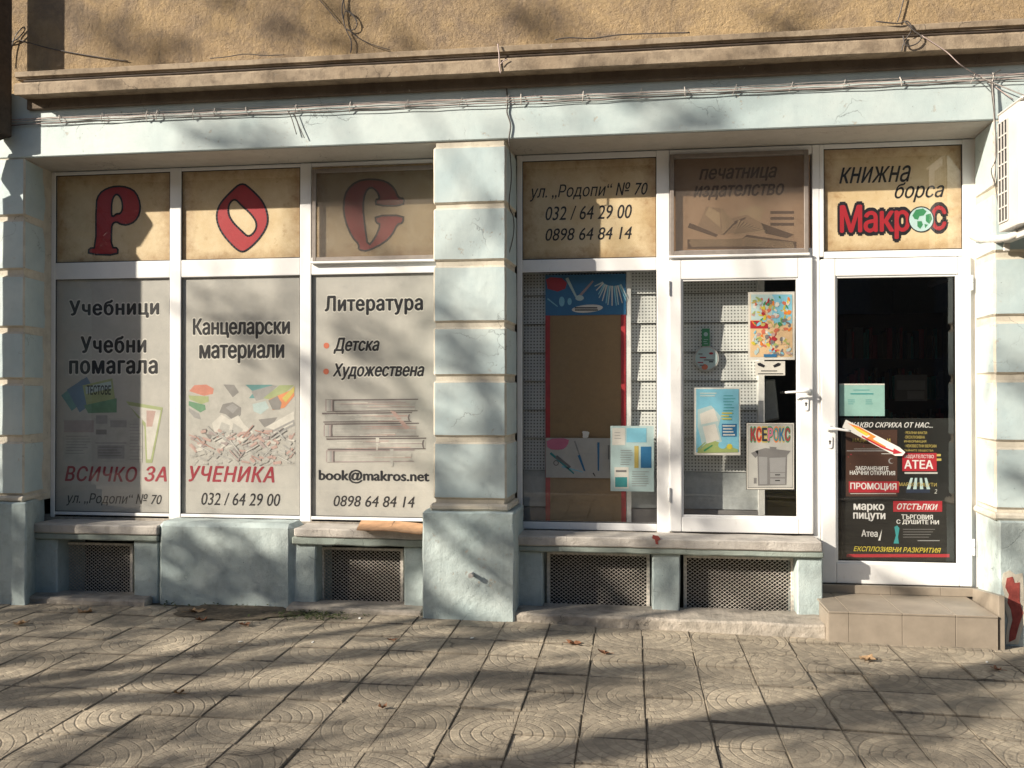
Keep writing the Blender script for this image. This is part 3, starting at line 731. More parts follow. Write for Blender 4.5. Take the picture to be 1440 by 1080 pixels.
# pane 3: a stack of old books, drawn with thin dark outlines
def book(x0, x1, y0, y1, dy, side=1, f='ink_film2', line='ink_bookline'):
    q(chaikin([(x0,y0),(x1,y0+2),(x1+(6 if side < 0 else -6),(y0+y1)/2),(x1,y1),(x0,y1),(x0-14 if side > 0 else x0,(y0+y1)/2)], 1), f, dy)
    q([(x0-12,y0-3),(x1+8,y0-6),(x1+8,y0-1),(x0-10,y0+4)], line, dy+.0001); q([(x0-6,y1-2),(x1+6,y1-4),(x1+6,y1),(x0-6,y1+3)], line, dy+.0001)
    xs2 = x0+18 if side > 0 else x1-6
    q([(xs2,y0+4),(xs2+6,y0+4),(xs2+3,(y0+y1)/2),(xs2+6,y1-4),(xs2,y1-4),(xs2-5,(y0+y1)/2)], line, dy+.0002)
book(664, 1036, 608, 655, .0004); book(650, 1010, 664, 700, .0006, -1); book(660, 1040, 709, 762, .0008); book(668, 1070, 772, 815, .0010, -1, 'ink_film'); book(668, 1020, 822, 868, .0012, 1, 'ink_film', 'ink_mauve')
for yy in (620, 632, 644): q([(690,yy),(1030,yy-3),(1030,yy-1),(690,yy+2)], 'ink_film', .0016)
for yy in (722, 736, 748): q([(690,yy),(1035,yy-3),(1035,yy-1),(690,yy+2)], 'ink_film', .0016)
q([(925,652),(945,655),(1008,725),(992,732)], 'ink_rose', .0018); q([(925,815),(940,815),(938,885),(928,890)], 'ink_lightgrey', .0018); q([(865,765),(880,768),(872,820),(868,820)], 'ink_paper', .0018)
for k3 in range(60):      # page edges of the books, printed as fine uneven lines
    bk = rd.choice([(690, 1030, 612, 652), (665, 1000, 668, 697), (690, 1035, 714, 758), (680, 1060, 777, 812), (690, 1015, 826, 864)]); yy = rd.uniform(bk[2], bk[3]); xa_ = rd.uniform(bk[0], bk[1]-90); xb_ = min(bk[1], xa_+rd.uniform(60, 260))
    q([(xa_, yy), (xb_, yy-rd.uniform(0, 3)), (xb_, yy+1.4), (xa_, yy+1.8)], rd.choice(['ink_rose', 'ink_mauve', 'ink_lightgrey', 'ink_paper']), .00150+k3*.00001)
for (xa_, y0_, y1_) in ((652, 606, 656), (645, 712, 762), (655, 822, 870)):   # rounded dark spines
    for st in range(6): q([(xa_+st*6, y0_+2), (xa_+st*6+6, y0_), (xa_+st*6+6, y1_), (xa_+st*6, y1_-2)], ['ink_mauve', 'ink_lightgrey', 'ink_film2', 'ink_grey', 'ink_mauve', 'ink_bookline'][st], .0022+st*.00002)
b.build('printed_picture', winL)
# insect screens
def screen(parent, x0, y0, x1, y1, lip, xlim=None):
    Ys = FR-.012; xm, ym = (x0+x1)/2, (y0+y1)/2
    X0, X1, Z0, Z1 = X_(x0, Ys, ym), (xlim if xlim else X_(x1, Ys, ym)), P(xm, y1, Ys).z, P(xm, y0, Ys).z
    w = .028; f = B()
    for bx in ((X0, X0+w, Z0, Z1), (X1-w, X1, Z0, Z1), (X0+w, X1-w, Z0, Z0+w), (X0+w, X1-w, Z1-w, Z1)): f.box(bx[0], bx[1], Ys-.008, Ys+.011, bx[2], bx[3], 'screen_frame')
    fo = f.build('insect_screen', parent, bevel=.003)
    m2 = B(); m2.box(X0+w, X1-w, Ys, Ys+.0008, Z0+w, Z1-w, 'screen_mesh'); m2.build('screen_cloth', fo)
    l = B(); l.box(X0-.012, X1+.004, Ys-.022, Ys+.011, Z0-.018, Z0-.002, 'white_pvc'); l.build('screen_rail', fo, bevel=.003)
screen(winL, 439.5, 235.5, 606, 366, 0, xend-.01)

# right window
fr = B(); xg0 = xrb-.002; ZFr = P(900, 749, FR).z; zptr = ZT-.006
xm1, xm2 = X_(942, FR), X_(1143, FR); xj = X_(1153, FR)
xi0 = A['i']-.0
fr.box(xg0, A['g'], FR, FB, ZFr, zptr, 'white_pvc').box(A['h'], xm1, FR, FB, ZFr, zptr, 'white_pvc')
for z0, z1 in ((ZFr, ZL), (ZM, Zurm), (ZTr, zptr)): fr.box(A['g'], A['h'], FR+.003, FB, z0, z1, 'white_pvc')
Z5a, Z5b = P(1040, 365, FR).z, P(1040, 748.5, FR).z
fr.box(xm1, xm2, FR+.003, FB, Z5a-.004, P(1040, 351, GY).z, 'white_pvc').box(xm1, xm2, FR+.003, FB, P(1040, 221, GY).z, zptr, 'white_pvc').box(xm1, xm2, FR+.003, FB, ZFr, Z5b+.004, 'white_pvc')
ZDb = P(1250, 821, FR).z
fr.box(xm2, xj, FR, FB, ZDb-.01, zptr, 'white_pvc').box(xj, A['i'], FR+.001, FB, P(1160, 361, FR).z, zptr, 'white_pvc').box(A['j'], rxb+.03, FR, FB, ZDb-.05, zptr, 'white_pvc')
fr.box(A['i'], A['j'], FR+.003, FB, P(1250, 361.5, FR).z, ZU, 'white_pvc').box(A['i'], A['j'], FR+.003, FB, H+1.571, zptr, 'white_pvc')
winR = fr.build('shop_window', bld, bevel=.006, segs=2)
winR['label'] = 'white framed clear window and door surround, right of the central pilaster'
pane(winR, A['g'], A['h'], ZL, ZM); gasket(winR, A['g'], A['h'], ZL, ZM)
for (x0, x1, z0, z1, k) in ((A['g'], A['h'], Zurm, ZTr, 'parchment'), (xm1+.02, xm2-.02, P(1040, 353, GY).z, P(1040, 219, GY).z, 'parchment_dark'), (A['i'], A['j'], ZU, H+1.571, 'parchment')):
    pane(winR, x0, x1, z0, z1); pane(winR, x0+.001, x1-.001, z0, z1, GY+.004, k, 'printed_film', .002)
    if k == 'parchment': gasket(winR, x0, x1, z0, z1)
Y = TYL
text(winR, 'ул. „Родопи“ № 70', (745, 258, 911, 281), Y, 'ink_black', .25, .006); text(winR, '032 / 64 29 00', (767, 289, 888.5, 308.5), Y, 'ink_black', .22, .006); text(winR, '0898 64 84 14', (767, 320, 888.5, 337.5), Y, 'ink_black', .22, .006)
text(winR, 'печатница', (983, 236, 1093, 255), Y, 'ink_brown', .3, .03); text(winR, 'издателство', (975, 260, 1103, 280), Y, 'ink_brown', .3, .03)
text(winR, 'книжна', (1180, 234, 1281, 257), Y, 'ink_black', .35, .012); text(winR, 'борса', (1258, 256, 1328, 284), Y, 'ink_black', .35, .012)
text(winR, 'Макр', (1181, 288, 1280, 336), Y, 'ink_red', 0, .03, .95, 'ink_black', .085)
text(winR, 'С', (1309, 290, 1331, 323), Y, 'ink_red', 0, .04, 1, 'ink_black', .10)
b = B(); blob(b, 1295.5, 308.5, 18.5, 18.5, Y-.001, 'ink_black', 28); blob(b, 1295.5, 308.5, 16.8, 16.8, Y-.0016, 'ink_globe', 28)
for pts in ([(1283,303),(1288,295),(1298,293),(1303,297),(1299,303),(1293,304),(1291,309),(1286,308)], [(1290,311),(1296,311),(1298,316),(1294,322),(1290,318)], [(1302,302),(1309,300),(1311,308),(1307,315),(1302,311)], [(1300,315),(1305,316),(1301,321)]):
    b.flat(px(pts, Y-.0022), Y-.0022, 'ink_green', .0003)
b.build('globe', winR)
b = B(); Y = TYL+.0004
def q2(pts, k, dy): b.flat(px(pts, Y-dy, (960, 0), 1/3), Y-dy, k, .0003)
q2([(20,1050),(20,1010),(250,1008),(270,990),(480,1020),(480,1050)], 'ink_sepia', .0002); q2([(25,1020),(240,1015),(265,1000),(460,1025),(260,1040),(40,1042)], 'ink_sepialight', .0004)
q2([(60,960),(100,870),(170,880),(200,930),(160,990)], 'ink_sepialight', .0004); q2([(95,905),(112,872),(168,905),(198,950),(160,960)], 'ink_tan', .0006)
q2([(230,900),(300,865),(345,875),(330,930),(250,915)], 'ink_tan', .0005); q2([(150,985),(210,920),(270,905),(330,940),(360,985),(290,965),(210,985)], 'ink_sepialight', .0008)
q2([(30,940),(150,990),(140,1000),(20,960)], 'ink_sepia', .0008); q2([(160,990),(215,935),(268,915),(262,925),(214,950),(175,990)], 'ink_sepia', .0010); q2([(330,940),(470,990),(440,1005),(350,985)], 'ink_sepia', .0008)
for k3 in range(26):      # fanned pages of the open books
    an = k3/25
    q2([(160, 988-an*4), (215-an*60, 935-an*60), (220-an*60, 936-an*60), (168, 990-an*4)], ['ink_tan', 'ink_sepialight'][k3 % 2], .0011+k3*.00001)
    q2([(215, 990), (235+an*110, 925+an*45), (240+an*110, 930+an*45), (218, 992)], ['ink_sepialight', 'ink_tan', 'ink_sepia'][k3 % 3], .0014+k3*.00001)
    q2([(30+an*8, 1012+an*30), (250, 1006+an*30), (250, 1007.5+an*30), (30+an*8, 1013.5+an*30)], ['ink_tan', 'ink_sepia'][k3 % 2], .0017+k3*.00001)
    q2([(262, 1004+an*34), (465+an*8, 1022+an*26), (465+an*8, 1023.4+an*26), (262, 1005.4+an*34)], ['ink_tan', 'ink_sepia'][k3 % 2], .0020+k3*.00001)
for y_ in (890, 915, 940): q2([(370,y_),(470,y_),(470,y_+12),(370,y_+12)], 'ink_sepia', .0006)
b.build('printed_picture', winR)
screen(winR, 942, 214, 1137, 357.5, 0)

# opening sash with handle
def sash(name, label, X0, X1, Z0, Z1, gx0, gx1, gz0, gz1, Y0):
    b = B()
    b.box(X0, gx0, Y0, Y0+.06, Z0, Z1, 'white_pvc').box(gx1, X1, Y0, Y0+.06, Z0, Z1, 'white_pvc')
    b.box(gx0, gx1, Y0+.0005, Y0+.06, Z0, gz0, 'white_pvc').box(gx0, gx1, Y0+.0005, Y0+.06, gz1, Z1, 'white_pvc')
    o = b.build(name, bld, bevel=.007, segs=2); o['label'] = label
    b = B(); w = .012
    for r_ in ((gx0, gx0+w, gz0, gz1), (gx1-w, gx1, gz0, gz1), (gx0+w, gx1-w, gz0, gz0+w), (gx0+w, gx1-w, gz1-w, gz1)): b.box(r_[0]-.001, r_[1]+.001, Y0+.010, Y0+.022, r_[2]-.001, r_[3]+.001, 'white_pvc')
    b.build('glazing_bead', o, bevel=.003)
    gasket(o, gx0+w*.9, gx1-w*.9, gz0+w*.9, gz1-w*.9, Y0+.020)
    pane(o, gx0, gx1, gz0, gz1, Y0+.034)
    return o
SYY = FR-.024
sash5 = sash('window_sash', 'side hung opening window sash with white lever handle', xm1-.004, xm2-.004, Z5b, Z5a, A['n']-.008, A['o']+.004, ZR, ZQ, SYY)
ZDt = P(1250, 362.5, SYY).z
door = sash('door', 'white glazed entrance door with a black poster on its glass', xj+.002, X_(1366, SYY), ZDb, ZDt, A['k']-.008, A['l']+.006, ZO, ZN, SYY)
def hinge(parent, x, y0, y1):
    Yh = SYY-.006; b = B(); p = P(x, (y0+y1)/2, Yh)
    z0, z1 = P(x, y1, Yh).z, P(x, y0, Yh).z
    b.tube([(p.x, Yh, z0), (p.x, Yh, (z0+z1)/2-.002)], .008, 'hinge_white', 10); b.tube([(p.x, Yh, (z0+z1)/2+.002), (p.x, Yh, z1)], .008, 'hinge_white', 10)
    b.build('hinge', parent)
hinge(sash5, 940.5, 395, 415); hinge(sash5, 941, 686, 706); hinge(door, 1367, 387, 408); hinge(door, 1369.5, 758, 781)
def handle(parent, cx, cy_, tipx, tipy, kx, ky0, ky1):
    Yh = SYY; c = P(cx, cy_, Yh); t = P(tipx, tipy, Yh-.05)
    b = B(); s_ = 1 if t.x > c.x else -1
    b.tube([(c.x, Yh-.001, c.z), (c.x, Yh-.012, c.z)], .021, 'handle_white', 16)
    b.tube([(c.x, Yh-.01, c.z), (c.x, Yh-.045, c.z), (c.x+s_*.010, Yh-.055, c.z-.001), (c.x+s_*.04, Yh-.058, c.z-.003), (t.x-s_*.02, Yh-.056, t.z+.002), (t.x, Yh-.052, t.z)], [.010, .010, .011, .009, .0075, .006], 'handle_white', 10)
    b.build('handle', parent, smooth=True)
    b = B(); k = P(kx, (ky0+ky1)/2, Yh); h = (P(kx, ky0, Yh).z-P(kx, ky1, Yh).z)/2
    n = 14; vs = []
    pts = [(k.x+.017*math.cos(2*math.pi*i/n), k.z+(h-.012)*(1 if math.sin(2*math.pi*i/n) >= 0 else -1)+.014*math.sin(2*math.pi*i/n)) for i in range(n)]
    b.flat(pts, Yh-.008, 'handle_white', .008); ro = b.build('lock_rosette', parent)
    b = B(); b.flat([(k.x+.0075*math.cos(i), k.z+.0075*math.sin(i)+.004) for i in [2*math.pi*j/10 for j in range(10)]], Yh-.010, 'steel', .004)
    b.box(k.x-.0035, k.x+.0035, Yh-.0098, Yh-.007, k.z-.014, k.z, 'ac_dark'); b.build('lock_cylinder', ro)
handle(sash5, 1136, 550, 1104, 552, 1133, 559, 577); handle(door, 1165, 602, 1196, 606, 1166.5, 613, 630)

# step in front of the door, clad with tiles
zst = .5*(P(1250, 843, 5.9).z+P(1290, 856, 5.46).z)+.0
S0 = P(1165, 875, 5.44).x; S1 = P(1404, 885, 5.44).x; SFY = 5.44
b = B(); b.box(S0+.012, S1-.012, SFY+.012, 5.98, -.3, zst-.012, 'step_grout'); step = b.build('door_step', bld)
step['label'] = 'low beige tiled step'
xsj = [S0, P(1194, 880, SFY).x, P(1269, 880, SFY).x, P(1344, 880, SFY).x, S1]
for i in range(4):
    b = B(); b.box(xsj[i]+.0012, xsj[i+1]-.0012, SFY, SFY+.01, -.3, zst-.013, 'step_tile'); b.build('step_tile', step, bevel=.0015)
    b = B(); b.box(xsj[i]+.0012, xsj[i+1]-.0012, SFY-.004, 5.93, zst-.0115, zst, 'step_tile'); b.build('step_tile', step, bevel=.002)
for i in range(2):
    b = B(); b.box(S0-.004, S0+.008, SFY+.004+i*.12, SFY+.12+i*.12, -.3, zst-.013, 'step_tile'); b.build('step_tile', step, bevel=.0015)
for i in range(3):
    x0, x1 = [P(q_, 830, 5.93).x for q_ in ((1157, 1252), (1252, 1323), (1323, 1369))[i]]
    b = B(); b.box(x0+.001, x1-.001, 5.925, 5.945, zst+.001, ZDb-.004, 'step_tile'); b.build('step_tile', step, bevel=.0015)
# raked skirting tile on the right reveal
b = B(); xk0, xk1 = P(1369, 835, 5.92).x, P(1403, 850, 5.50).x
b.plan([(xk0-.004, 5.925), (xk1-.012, 5.452), (xk1+.02, 5.452), (xk0+.06, 5.925)], -.2, [ZDb-.003, zst+.115, zst+.115, ZDb-.003], 'step_tile'); b.build('step_tile', step, bevel=.0015)
part('threshold_wall', bld, (X_(1157, 6, 800), rxb+.05, 5.95, 6.2, -.3, ZDb-.006), k='step_grout')

# patches of bare red primer where the paint has fallen off
def patch(pts, Y, k, name='paint_scar'):
    b = B(); b.flat(px(pts, Y), Y, k, .003); b.build(name, bld)
patch([(1411,806),(1420,802),(1428,808),(1438,806),(1441,846),(1444,864),(1438,884),(1432,906),(1414,906),(1416,884),(1418,872),(1414,858),(1413,838),(1409,820)], 5.5455, 'bare_plaster', 'paint_scar')
patch([(1416,813),(1424,811),(1427,820),(1434,819),(1434,846),(1439,862),(1433,880),(1428,899),(1419,903),(1420,888),(1424,872),(1422,858),(1417,848),(1419,836),(1414,826)], 5.5425, 'red_primer')
patch([(918,752),(926,754),(929,758),(925,761),(926,766),(922,765),(921,759),(917,757)], SY-.0035, 'red_primer')

# interior
room = B()
room.box(-4.6, 2.9, 10.4, 10.5, -.3, 3.6, 'room_paint').box(-4.7, -4.6, 6.1, 10.5, -.3, 3.6, 'room_paint').box(2.9, 3.0, 6.1, 10.5, -.3, 3.6, 'room_paint')
room.box(-4.7, 3.0, 6.1, 10.5, 3.55, 3.7, 'room_paint'); room.build('interior_wall', bld)
part('interior_floor', bld, (-4.7, 3.0, 6.34, 10.5, .05, .12), k='room_floor')
part('roof', bld, (-9, 9, 5.9, 11, 7.2, 7.3), (-9, -8.9, 6.3, 11, 0, 7.2), (8.9, 9, 6.3, 11, 0, 7.2), (-9, 9, 10.9, 11, -.3, 7.2), k='ochre_render')

# pegboard display stand behind the clear panes
PG = 6.15
pw = empty('pegboard_stand', (.2, 6.18, .1), 'white pegboard display wall in overlapping panels behind the two clear panes', 'display stand')
px0, px1 = X_(728, PG), X_(1066, PG)
seams = [372, 414, 455, 495.5, 536, 577, 617, 663]
for i in range(7):
    z1, z0 = P(900, seams[i], PG).z, P(900, seams[i+1], PG).z
    for (u, w_) in ((px0, X_(884, PG)-.003), (X_(884, PG), px1)):
        b = B(); b.add([(u, PG+.014, z1), (w_, PG+.014, z1), (w_, PG-.006, z0+.004), (u, PG-.006, z0+.004), (u, PG+.020, z1), (w_, PG+.020, z1), (w_, PG+.004, z0+.004), (u, PG+.004, z0+.004)],
                       [(0, 3, 2, 1), (4, 5, 6, 7), (0, 1, 5, 4), (3, 7, 6, 2), (0, 4, 7, 3), (1, 2, 6, 5)], 'pegboard_white'); b.build('pegboard_panel', pw)
b = B(); b.box(px0, px1, PG+.002, PG+.012, P(1000, 716, PG).z, P(1000, 664, PG).z, 'shelf_grey'); b.build('lower_panel', pw)
b = B(); b.box(px0, px1+.02, PG-.02, PG+.06, P(1000, 733, PG).z-.1, P(1000, 717, PG).z, 'ink_midgrey'); b.build('base_rail', pw)
for (a_, c_) in ((880.5, 887.5), (1066, 1075)):
    b = B(); b.box(X_(a_, PG-.03), X_(c_, PG-.03), PG-.035, PG+.02, P(900, 736, PG).z, P(900, 376, PG).z, 'shelf_white'); b.build('post', pw, bevel=.002)

# board with red sides and a blue header
BY = 6.115
t = empty('notice_board', (X_(824, BY), BY, P(824, 740, BY).z), 'tall brown board with red edges under a blue pencil advert, behind the left clear pane', 'board')
def rb(name, par, x0, y0, x1, y1, Y, k, th=.004, yf=None):
    b = B(); xm, ym = (x0+x1)/2, (y0+y1)/2
    b.box(X_(x0, Y, ym), X_(x1, Y, ym), Y, Y+th, P(xm, y1, Y).z, P(xm, y0, Y).z, k); return b.build(name, par)
rb('board', t, 773, 440, 874, 742, BY, 'kraft_board', .01)
rb('side_strip', t, 767, 440, 773.5, 742, BY-.004, 'frame_red', .02); rb('side_strip', t, 873.5, 440, 880, 742, BY-.004, 'frame_red', .02)
rb('header', t, 767, 386, 880, 443, BY-.006, 'ink_blue', .018)
b = B(); Y = BY-.0075; rd = random.Random(11)
b.flat(px([(768, 393), (774, 390), (790, 391), (797, 398), (795, 406), (784, 410), (770, 406)], Y), Y, 'ink_red', .0004)
def stroke(x0, y0, x1, y1, w_, k, dy):
    L_ = math.hypot(x1-x0, y1-y0); nx_, ny_ = -(y1-y0)/L_*w_, (x1-x0)/L_*w_
    b.flat(px([(x0+nx_, y0+ny_), (x1+nx_*.6, y1+ny_*.6), (x1-nx_*.6, y1-ny_*.6), (x0-nx_, y0-ny_)], Y-dy), Y-dy, k, .0003)
for i in range(13):
    an = math.radians(8+i*11); stroke(862-14*math.cos(an), 394+2+6*math.sin(an), 862-26*math.cos(an)+(i % 3), 398+32*math.sin(an), 1.1, ['ink_pale', 'ink_paper', 'ink_sky'][i % 3], .0004+i*.00003)
stroke(797, 391, 810, 417, 2.2, 'ink_pale', .001); stroke(812, 420, 834, 395, 2.0, 'ink_mauve', .0012); blob(b, 815, 419, 6, 4, Y-.0014, 'ink_pale'); blob(b, 790, 424, 4, 7, Y-.001, 'ink_sky'); blob(b, 801, 424, 3, 5, Y-.001, 'ink_sky')
stroke(770, 420, 784, 431, 1, 'ink_sky', .001); blob(b, 826, 434, 22, 5.5, Y-.001, 'ink_paper', 20, -.08); bars(b, 808, 432, 846, 2, 3, Y-.0016, 'ink_black', 1.8, 3)
b.build('header_print', t)

# papers behind the panes ---------------------------------------------------
def sheet(name, label, cat, x0, y0, x1, y1, Y, k, group=None, th=.0012, wob=0):
    o = rb(name, None, x0, y0, x1, y1, Y, k, th); return tag(o, label, cat, group)
s = sheet('knife_poster', 'white card of blades and cutters with a pink corner, leaning low on the brown board', 'poster', 767.5, 616, 862, 672, BY-.02, 'ink_lightgrey')
b = B(); Y = BY-.0215
b.flat(px(chaikin([(768, 617), (801, 616), (798, 627), (790, 633), (770, 632)], 1), Y), Y, 'ink_pink', .0003)
stroke(774, 637, 807, 666, 1.6, 'ink_teal', .0006); stroke(782, 642, 802, 657, 2.4, 'ink_midgrey', .0008); stroke(808, 620, 823, 663, 1.1, 'ink_grey', .0006); stroke(814, 640, 822, 662, 1.8, 'ink_blue', .0009)
stroke(841.5, 622, 841.5, 662, 1.6, 'ink_blue', .0006); stroke(856, 626, 856, 646, 1.4, 'ink_midgrey', .0006); stroke(790, 656, 820, 664, 1, 'ink_sky', .0006); blob(b, 782, 651, 4, 4, Y-.0007, 'ink_midgrey'); blob(b, 782, 651, 2.6, 2.6, Y-.0010, 'ink_lightgrey'); stroke(834, 665, 837, 670, .8, 'ink_black', .001)
b.build('print', s)
b = B(); Yk = BY-.024; b.flat(px(chaikin([(818, 606), (829, 607), (828, 611), (827, 616), (819, 616), (820, 611)], 1), Yk), Yk, 'paper_white', .004); tag(b.build('white_hook'), 'small white hook above the card of blades on the brown board', 'hook')
s = sheet('printed_notice', 'pale blue notice sheet with small text low in the left clear pane', 'notice', 858.5, 599, 919.5, 691, GY+.020, 'ink_pale')
b = B(); Y = GY+.0188
rectp(b, 861, 602, 879, 626, Y, 'ink_paper'); rectp(b, 881, 602, 909, 622, Y, 'ink_sky'); rectp(b, 864, 657, 884, 687, Y, 'ink_paper'); rectp(b, 865, 671, 882, 685, Y-.0006, 'ink_teal'); rectp(b, 901, 628, 916, 658, Y, 'ink_blue'); rectp(b, 892, 627, 898, 658, Y, 'ink_gold')
rectp(b, 866, 661, 881, 664, Y-.0006, 'ink_midgrey'); bars(b, 864, 608, 876, 3, 4, Y-.0008, 'ink_grey', .7, 4); bars(b, 872, 633, 890, 7, 3.3, Y-.0008, 'ink_grey', .8, 5); bars(b, 888, 663, 914, 7, 3.3, Y-.0008, 'ink_grey', .8, 6)
b.build('print', s)
s = sheet('blue_poster', 'light blue and white stationery poster taped to the opening window', 'poster', 976.5, 545, 1041, 640, SYY+.045, 'ink_paper')
b = B(); Y = SYY+.0436
rectp(b, 979, 547, 1039, 636, Y, 'ink_sky'); b.flat(px([(981, 576), (1000, 570), (1014, 586), (1010, 600), (1018, 632), (990, 636), (981, 600)], Y-.0006), Y-.0006, 'ink_pale', .0003); b.flat(px([(984, 582), (1004, 574), (1010, 592), (986, 597)], Y-.001), Y-.001, 'ink_paper', .0003); b.flat(px([(988, 600), (1006, 596), (1012, 618), (994, 624)], Y-.0012), Y-.0012, 'ink_paper', .0003)
rectp(b, 1015, 596, 1036, 614, Y-.0012, 'ink_blue'); bars(b, 984, 552, 1008, 2, 3.5, Y-.0016, 'ink_pale', 2, 8); bars(b, 1017, 556, 1035, 9, 4.2, Y-.0016, 'ink_teal', 1.1, 9); bars(b, 1014, 580, 1030, 3, 4, Y-.0018, 'ink_yellow', 1.8, 2); bars(b, 1016, 598, 1035, 4, 4.2, Y-.0022, 'ink_paper', 1.8, 1)
stroke(981, 632, 992, 622, 1, 'ink_lime', .0016); stroke(990, 634, 1002, 626, 1.4, 'ink_green', .0016); blob(b, 1016, 626, 6, 5, Y-.0016, 'ink_sky'); blob(b, 1026, 628, 4, 4, Y-.0016, 'ink_yellow'); b.flat(px([(981, 634), (1000, 618), (1038, 632), (1038, 636), (981, 637)], Y-.0010), Y-.0010, 'ink_lime', .0003)
b.build('print', s)
s = sheet('colourful_poster', 'tall colourful cartoon poster in a white border, upper right of the opening window', 'poster', 1052, 410.5, 1117.5, 506, SYY+.045, 'ink_paper')
b = B(); Y = SYY+.0436; rd = random.Random(21)
rectp(b, 1055, 414, 1114.5, 502, Y, 'ink_tan'); rectp(b, 1056, 414, 1086, 450, Y-.0005, 'ink_pale'); rectp(b, 1086, 414, 1114, 455, Y-.0006, 'ink_sky'); rectp(b, 1055, 451, 1080, 462, Y-.0007, 'ink_red')
for i in range(170):
    k = rd.choice(['ink_orange', 'ink_yellow', 'ink_tan', 'ink_coral', 'ink_lime', 'ink_sky', 'ink_green', 'ink_paper', 'ink_red', 'ink_gold', 'ink_pale', 'ink_midgrey', 'ink_tan', 'ink_rose'])
    blob(b, rd.uniform(1059, 1111), rd.uniform(418, 499), rd.uniform(1.2, 5), rd.uniform(1, 3.2), Y-.001-i*.000012, k, 7, rd.uniform(0, 3), .35, rd)
rectp(b, 1074, 498, 1092, 502, Y-.0034, 'ink_blue')
b.build('print', s)
s = sheet('camera_sign', 'small white sign with two black cameras under the colourful poster', 'sign', 1062, 508, 1104, 528, SYY+.045, 'ink_paper')
b = B(); Y = SYY+.0436
b.flat(px([(1065, 511), (1069, 510), (1076, 514), (1074, 517), (1066, 514)], Y), Y, 'ink_black', .0004); b.flat(px([(1098, 511), (1094, 510), (1087, 514), (1089, 517), (1097, 514)], Y), Y, 'ink_black', .0004)
bars(b, 1070, 521, 1094, 1, 3, Y, 'ink_black', 1.2, 1); bars(b, 1065, 525, 1102, 1, 3, Y, 'ink_black', 1.2, 2); b.build('print', s)
s = sheet('photocopy_poster', 'white bordered poster of a grey copier under rainbow letters, lower right of the opening window', 'poster', 1049, 594, 1117.5, 689, SYY+.045, 'ink_black2')
b = B(); Y = SYY+.0436
rectp(b, 1050, 595, 1116.5, 688, Y, 'ink_paper'); rectp(b, 1051.5, 597, 1115, 686, Y-.0005, 'ink_black2'); rectp(b, 1052, 597.6, 1114.5, 685.4, Y-.0010, 'ink_lightgrey')
for j, (ch, kk, k2) in enumerate(zip('КСЕРОКС', ['ink_darkred', 'ink_darkred', 'ink_navy', 'ink_pink', 'ink_teal', 'ink_blue', 'ink_darkred'], ['ink_green', 'ink_orange', 'ink_gold', 'ink_green', 'ink_orange', 'ink_gold', 'ink_green'])):
    text(b, ch, (1055.5+j*8.05, 602, 1063+j*8.05, 620), Y-.0022, kk, 0, .05, 1, k2, .06)
def qq(pts, k, dy): b.flat(px(pts, Y-dy), Y-dy, k, .0003)
qq([(1065, 636), (1079, 633), (1107, 637), (1106, 682), (1066, 683)], 'ink_midgrey', .0016); qq([(1067, 642), (1079, 643), (1079, 681), (1068, 681)], 'ink_grey', .0019); qq([(1082, 644), (1105, 643), (1104, 664), (1083, 664)], 'ink_grey', .0019)
qq([(1062, 634), (1076, 630), (1112, 634), (1106, 641), (1080, 642), (1066, 640)], 'ink_midgrey', .0022); qq([(1056, 637), (1066, 633), (1066, 640), (1062, 644)], 'ink_midgrey', .0022); qq([(1083, 665), (1104, 665), (1104, 671), (1083, 671)], 'ink_grey', .0022); qq([(1083, 673), (1104, 673), (1104, 681), (1083, 681)], 'ink_grey', .0022)
qq([(1090, 667), (1097, 667), (1097, 668.5), (1090, 668.5)], 'ink_black2', .0025); qq([(1090, 675), (1097, 675), (1097, 676.5), (1090, 676.5)], 'ink_black2', .0025); qq([(1060, 672), (1064, 672), (1064, 680), (1060, 680)], 'ink_midgrey', .0022); qq([(1082, 628), (1092, 629), (1091, 633), (1083, 633)], 'ink_midgrey', .0024)
b.build('print', s)
# things hanging on the pegboard
s = sheet('hanging_tag', 'green tag hanging on the pegboard above the round plate', 'tag', 987, 462, 998, 487, PG-.03, 'ink_green')
b = B(); Y = PG-.0312; blob(b, 992.5, 470, 3, 3, Y, 'ink_pale'); bars(b, 989, 477, 996, 3, 3, Y, 'ink_pale', .8, 2); b.build('print', s)
b = B(); blob(b, 993.5, 504, 17.5, 17.5, PG-.03, 'ink_lightgrey', 30); b.v = [(x, y if y < PG-.0298 else y+.006, z) for x, y, z in b.v]
d = tag(b.build('round_plate'), 'round white printed plate hanging on the pegboard', 'plate')
b = B(); Y = PG-.0312; blob(b, 993.5, 504, 15.5, 15.5, Y, 'ink_pale', 28); blob(b, 991, 516, 4.5, 4, Y-.0006, 'ink_coral'); blob(b, 1000, 497, 3, 1.6, Y-.0006, 'ink_red')
for (x0, x1, yy, k) in ((982, 988, 497, 'ink_midgrey'), (984, 993, 502, 'ink_red'), (990, 1004, 505.5, 'ink_midgrey'), (981, 989, 509, 'ink_darkred'), (997, 1003, 508, 'ink_black'), (984, 990, 513, 'ink_midgrey')): rectp(b, x0, yy, x1, yy+1.6, Y-.001, k)
b.build('print', d)
b = B(); b.add([tuple(P(*c)) for c in ((1074, 592, 6.3), (1094, 588, 6.3), (1089, 534, 6.3), (1076, 536, 6.3), (1072, 594, 6.38), (1096, 590, 6.38), (1090, 533, 6.36), (1075, 534, 6.36))], [(0, 1, 2, 3), (7, 6, 5, 4), (0, 4, 5, 1), (1, 5, 6, 2), (2, 6, 7, 3), (3, 7, 4, 0)], 'shelf_grey')
tag(b.build('paper_stack', bevel=.004), 'grey wedge of leaning papers behind the opening window, over the copier poster', 'papers')
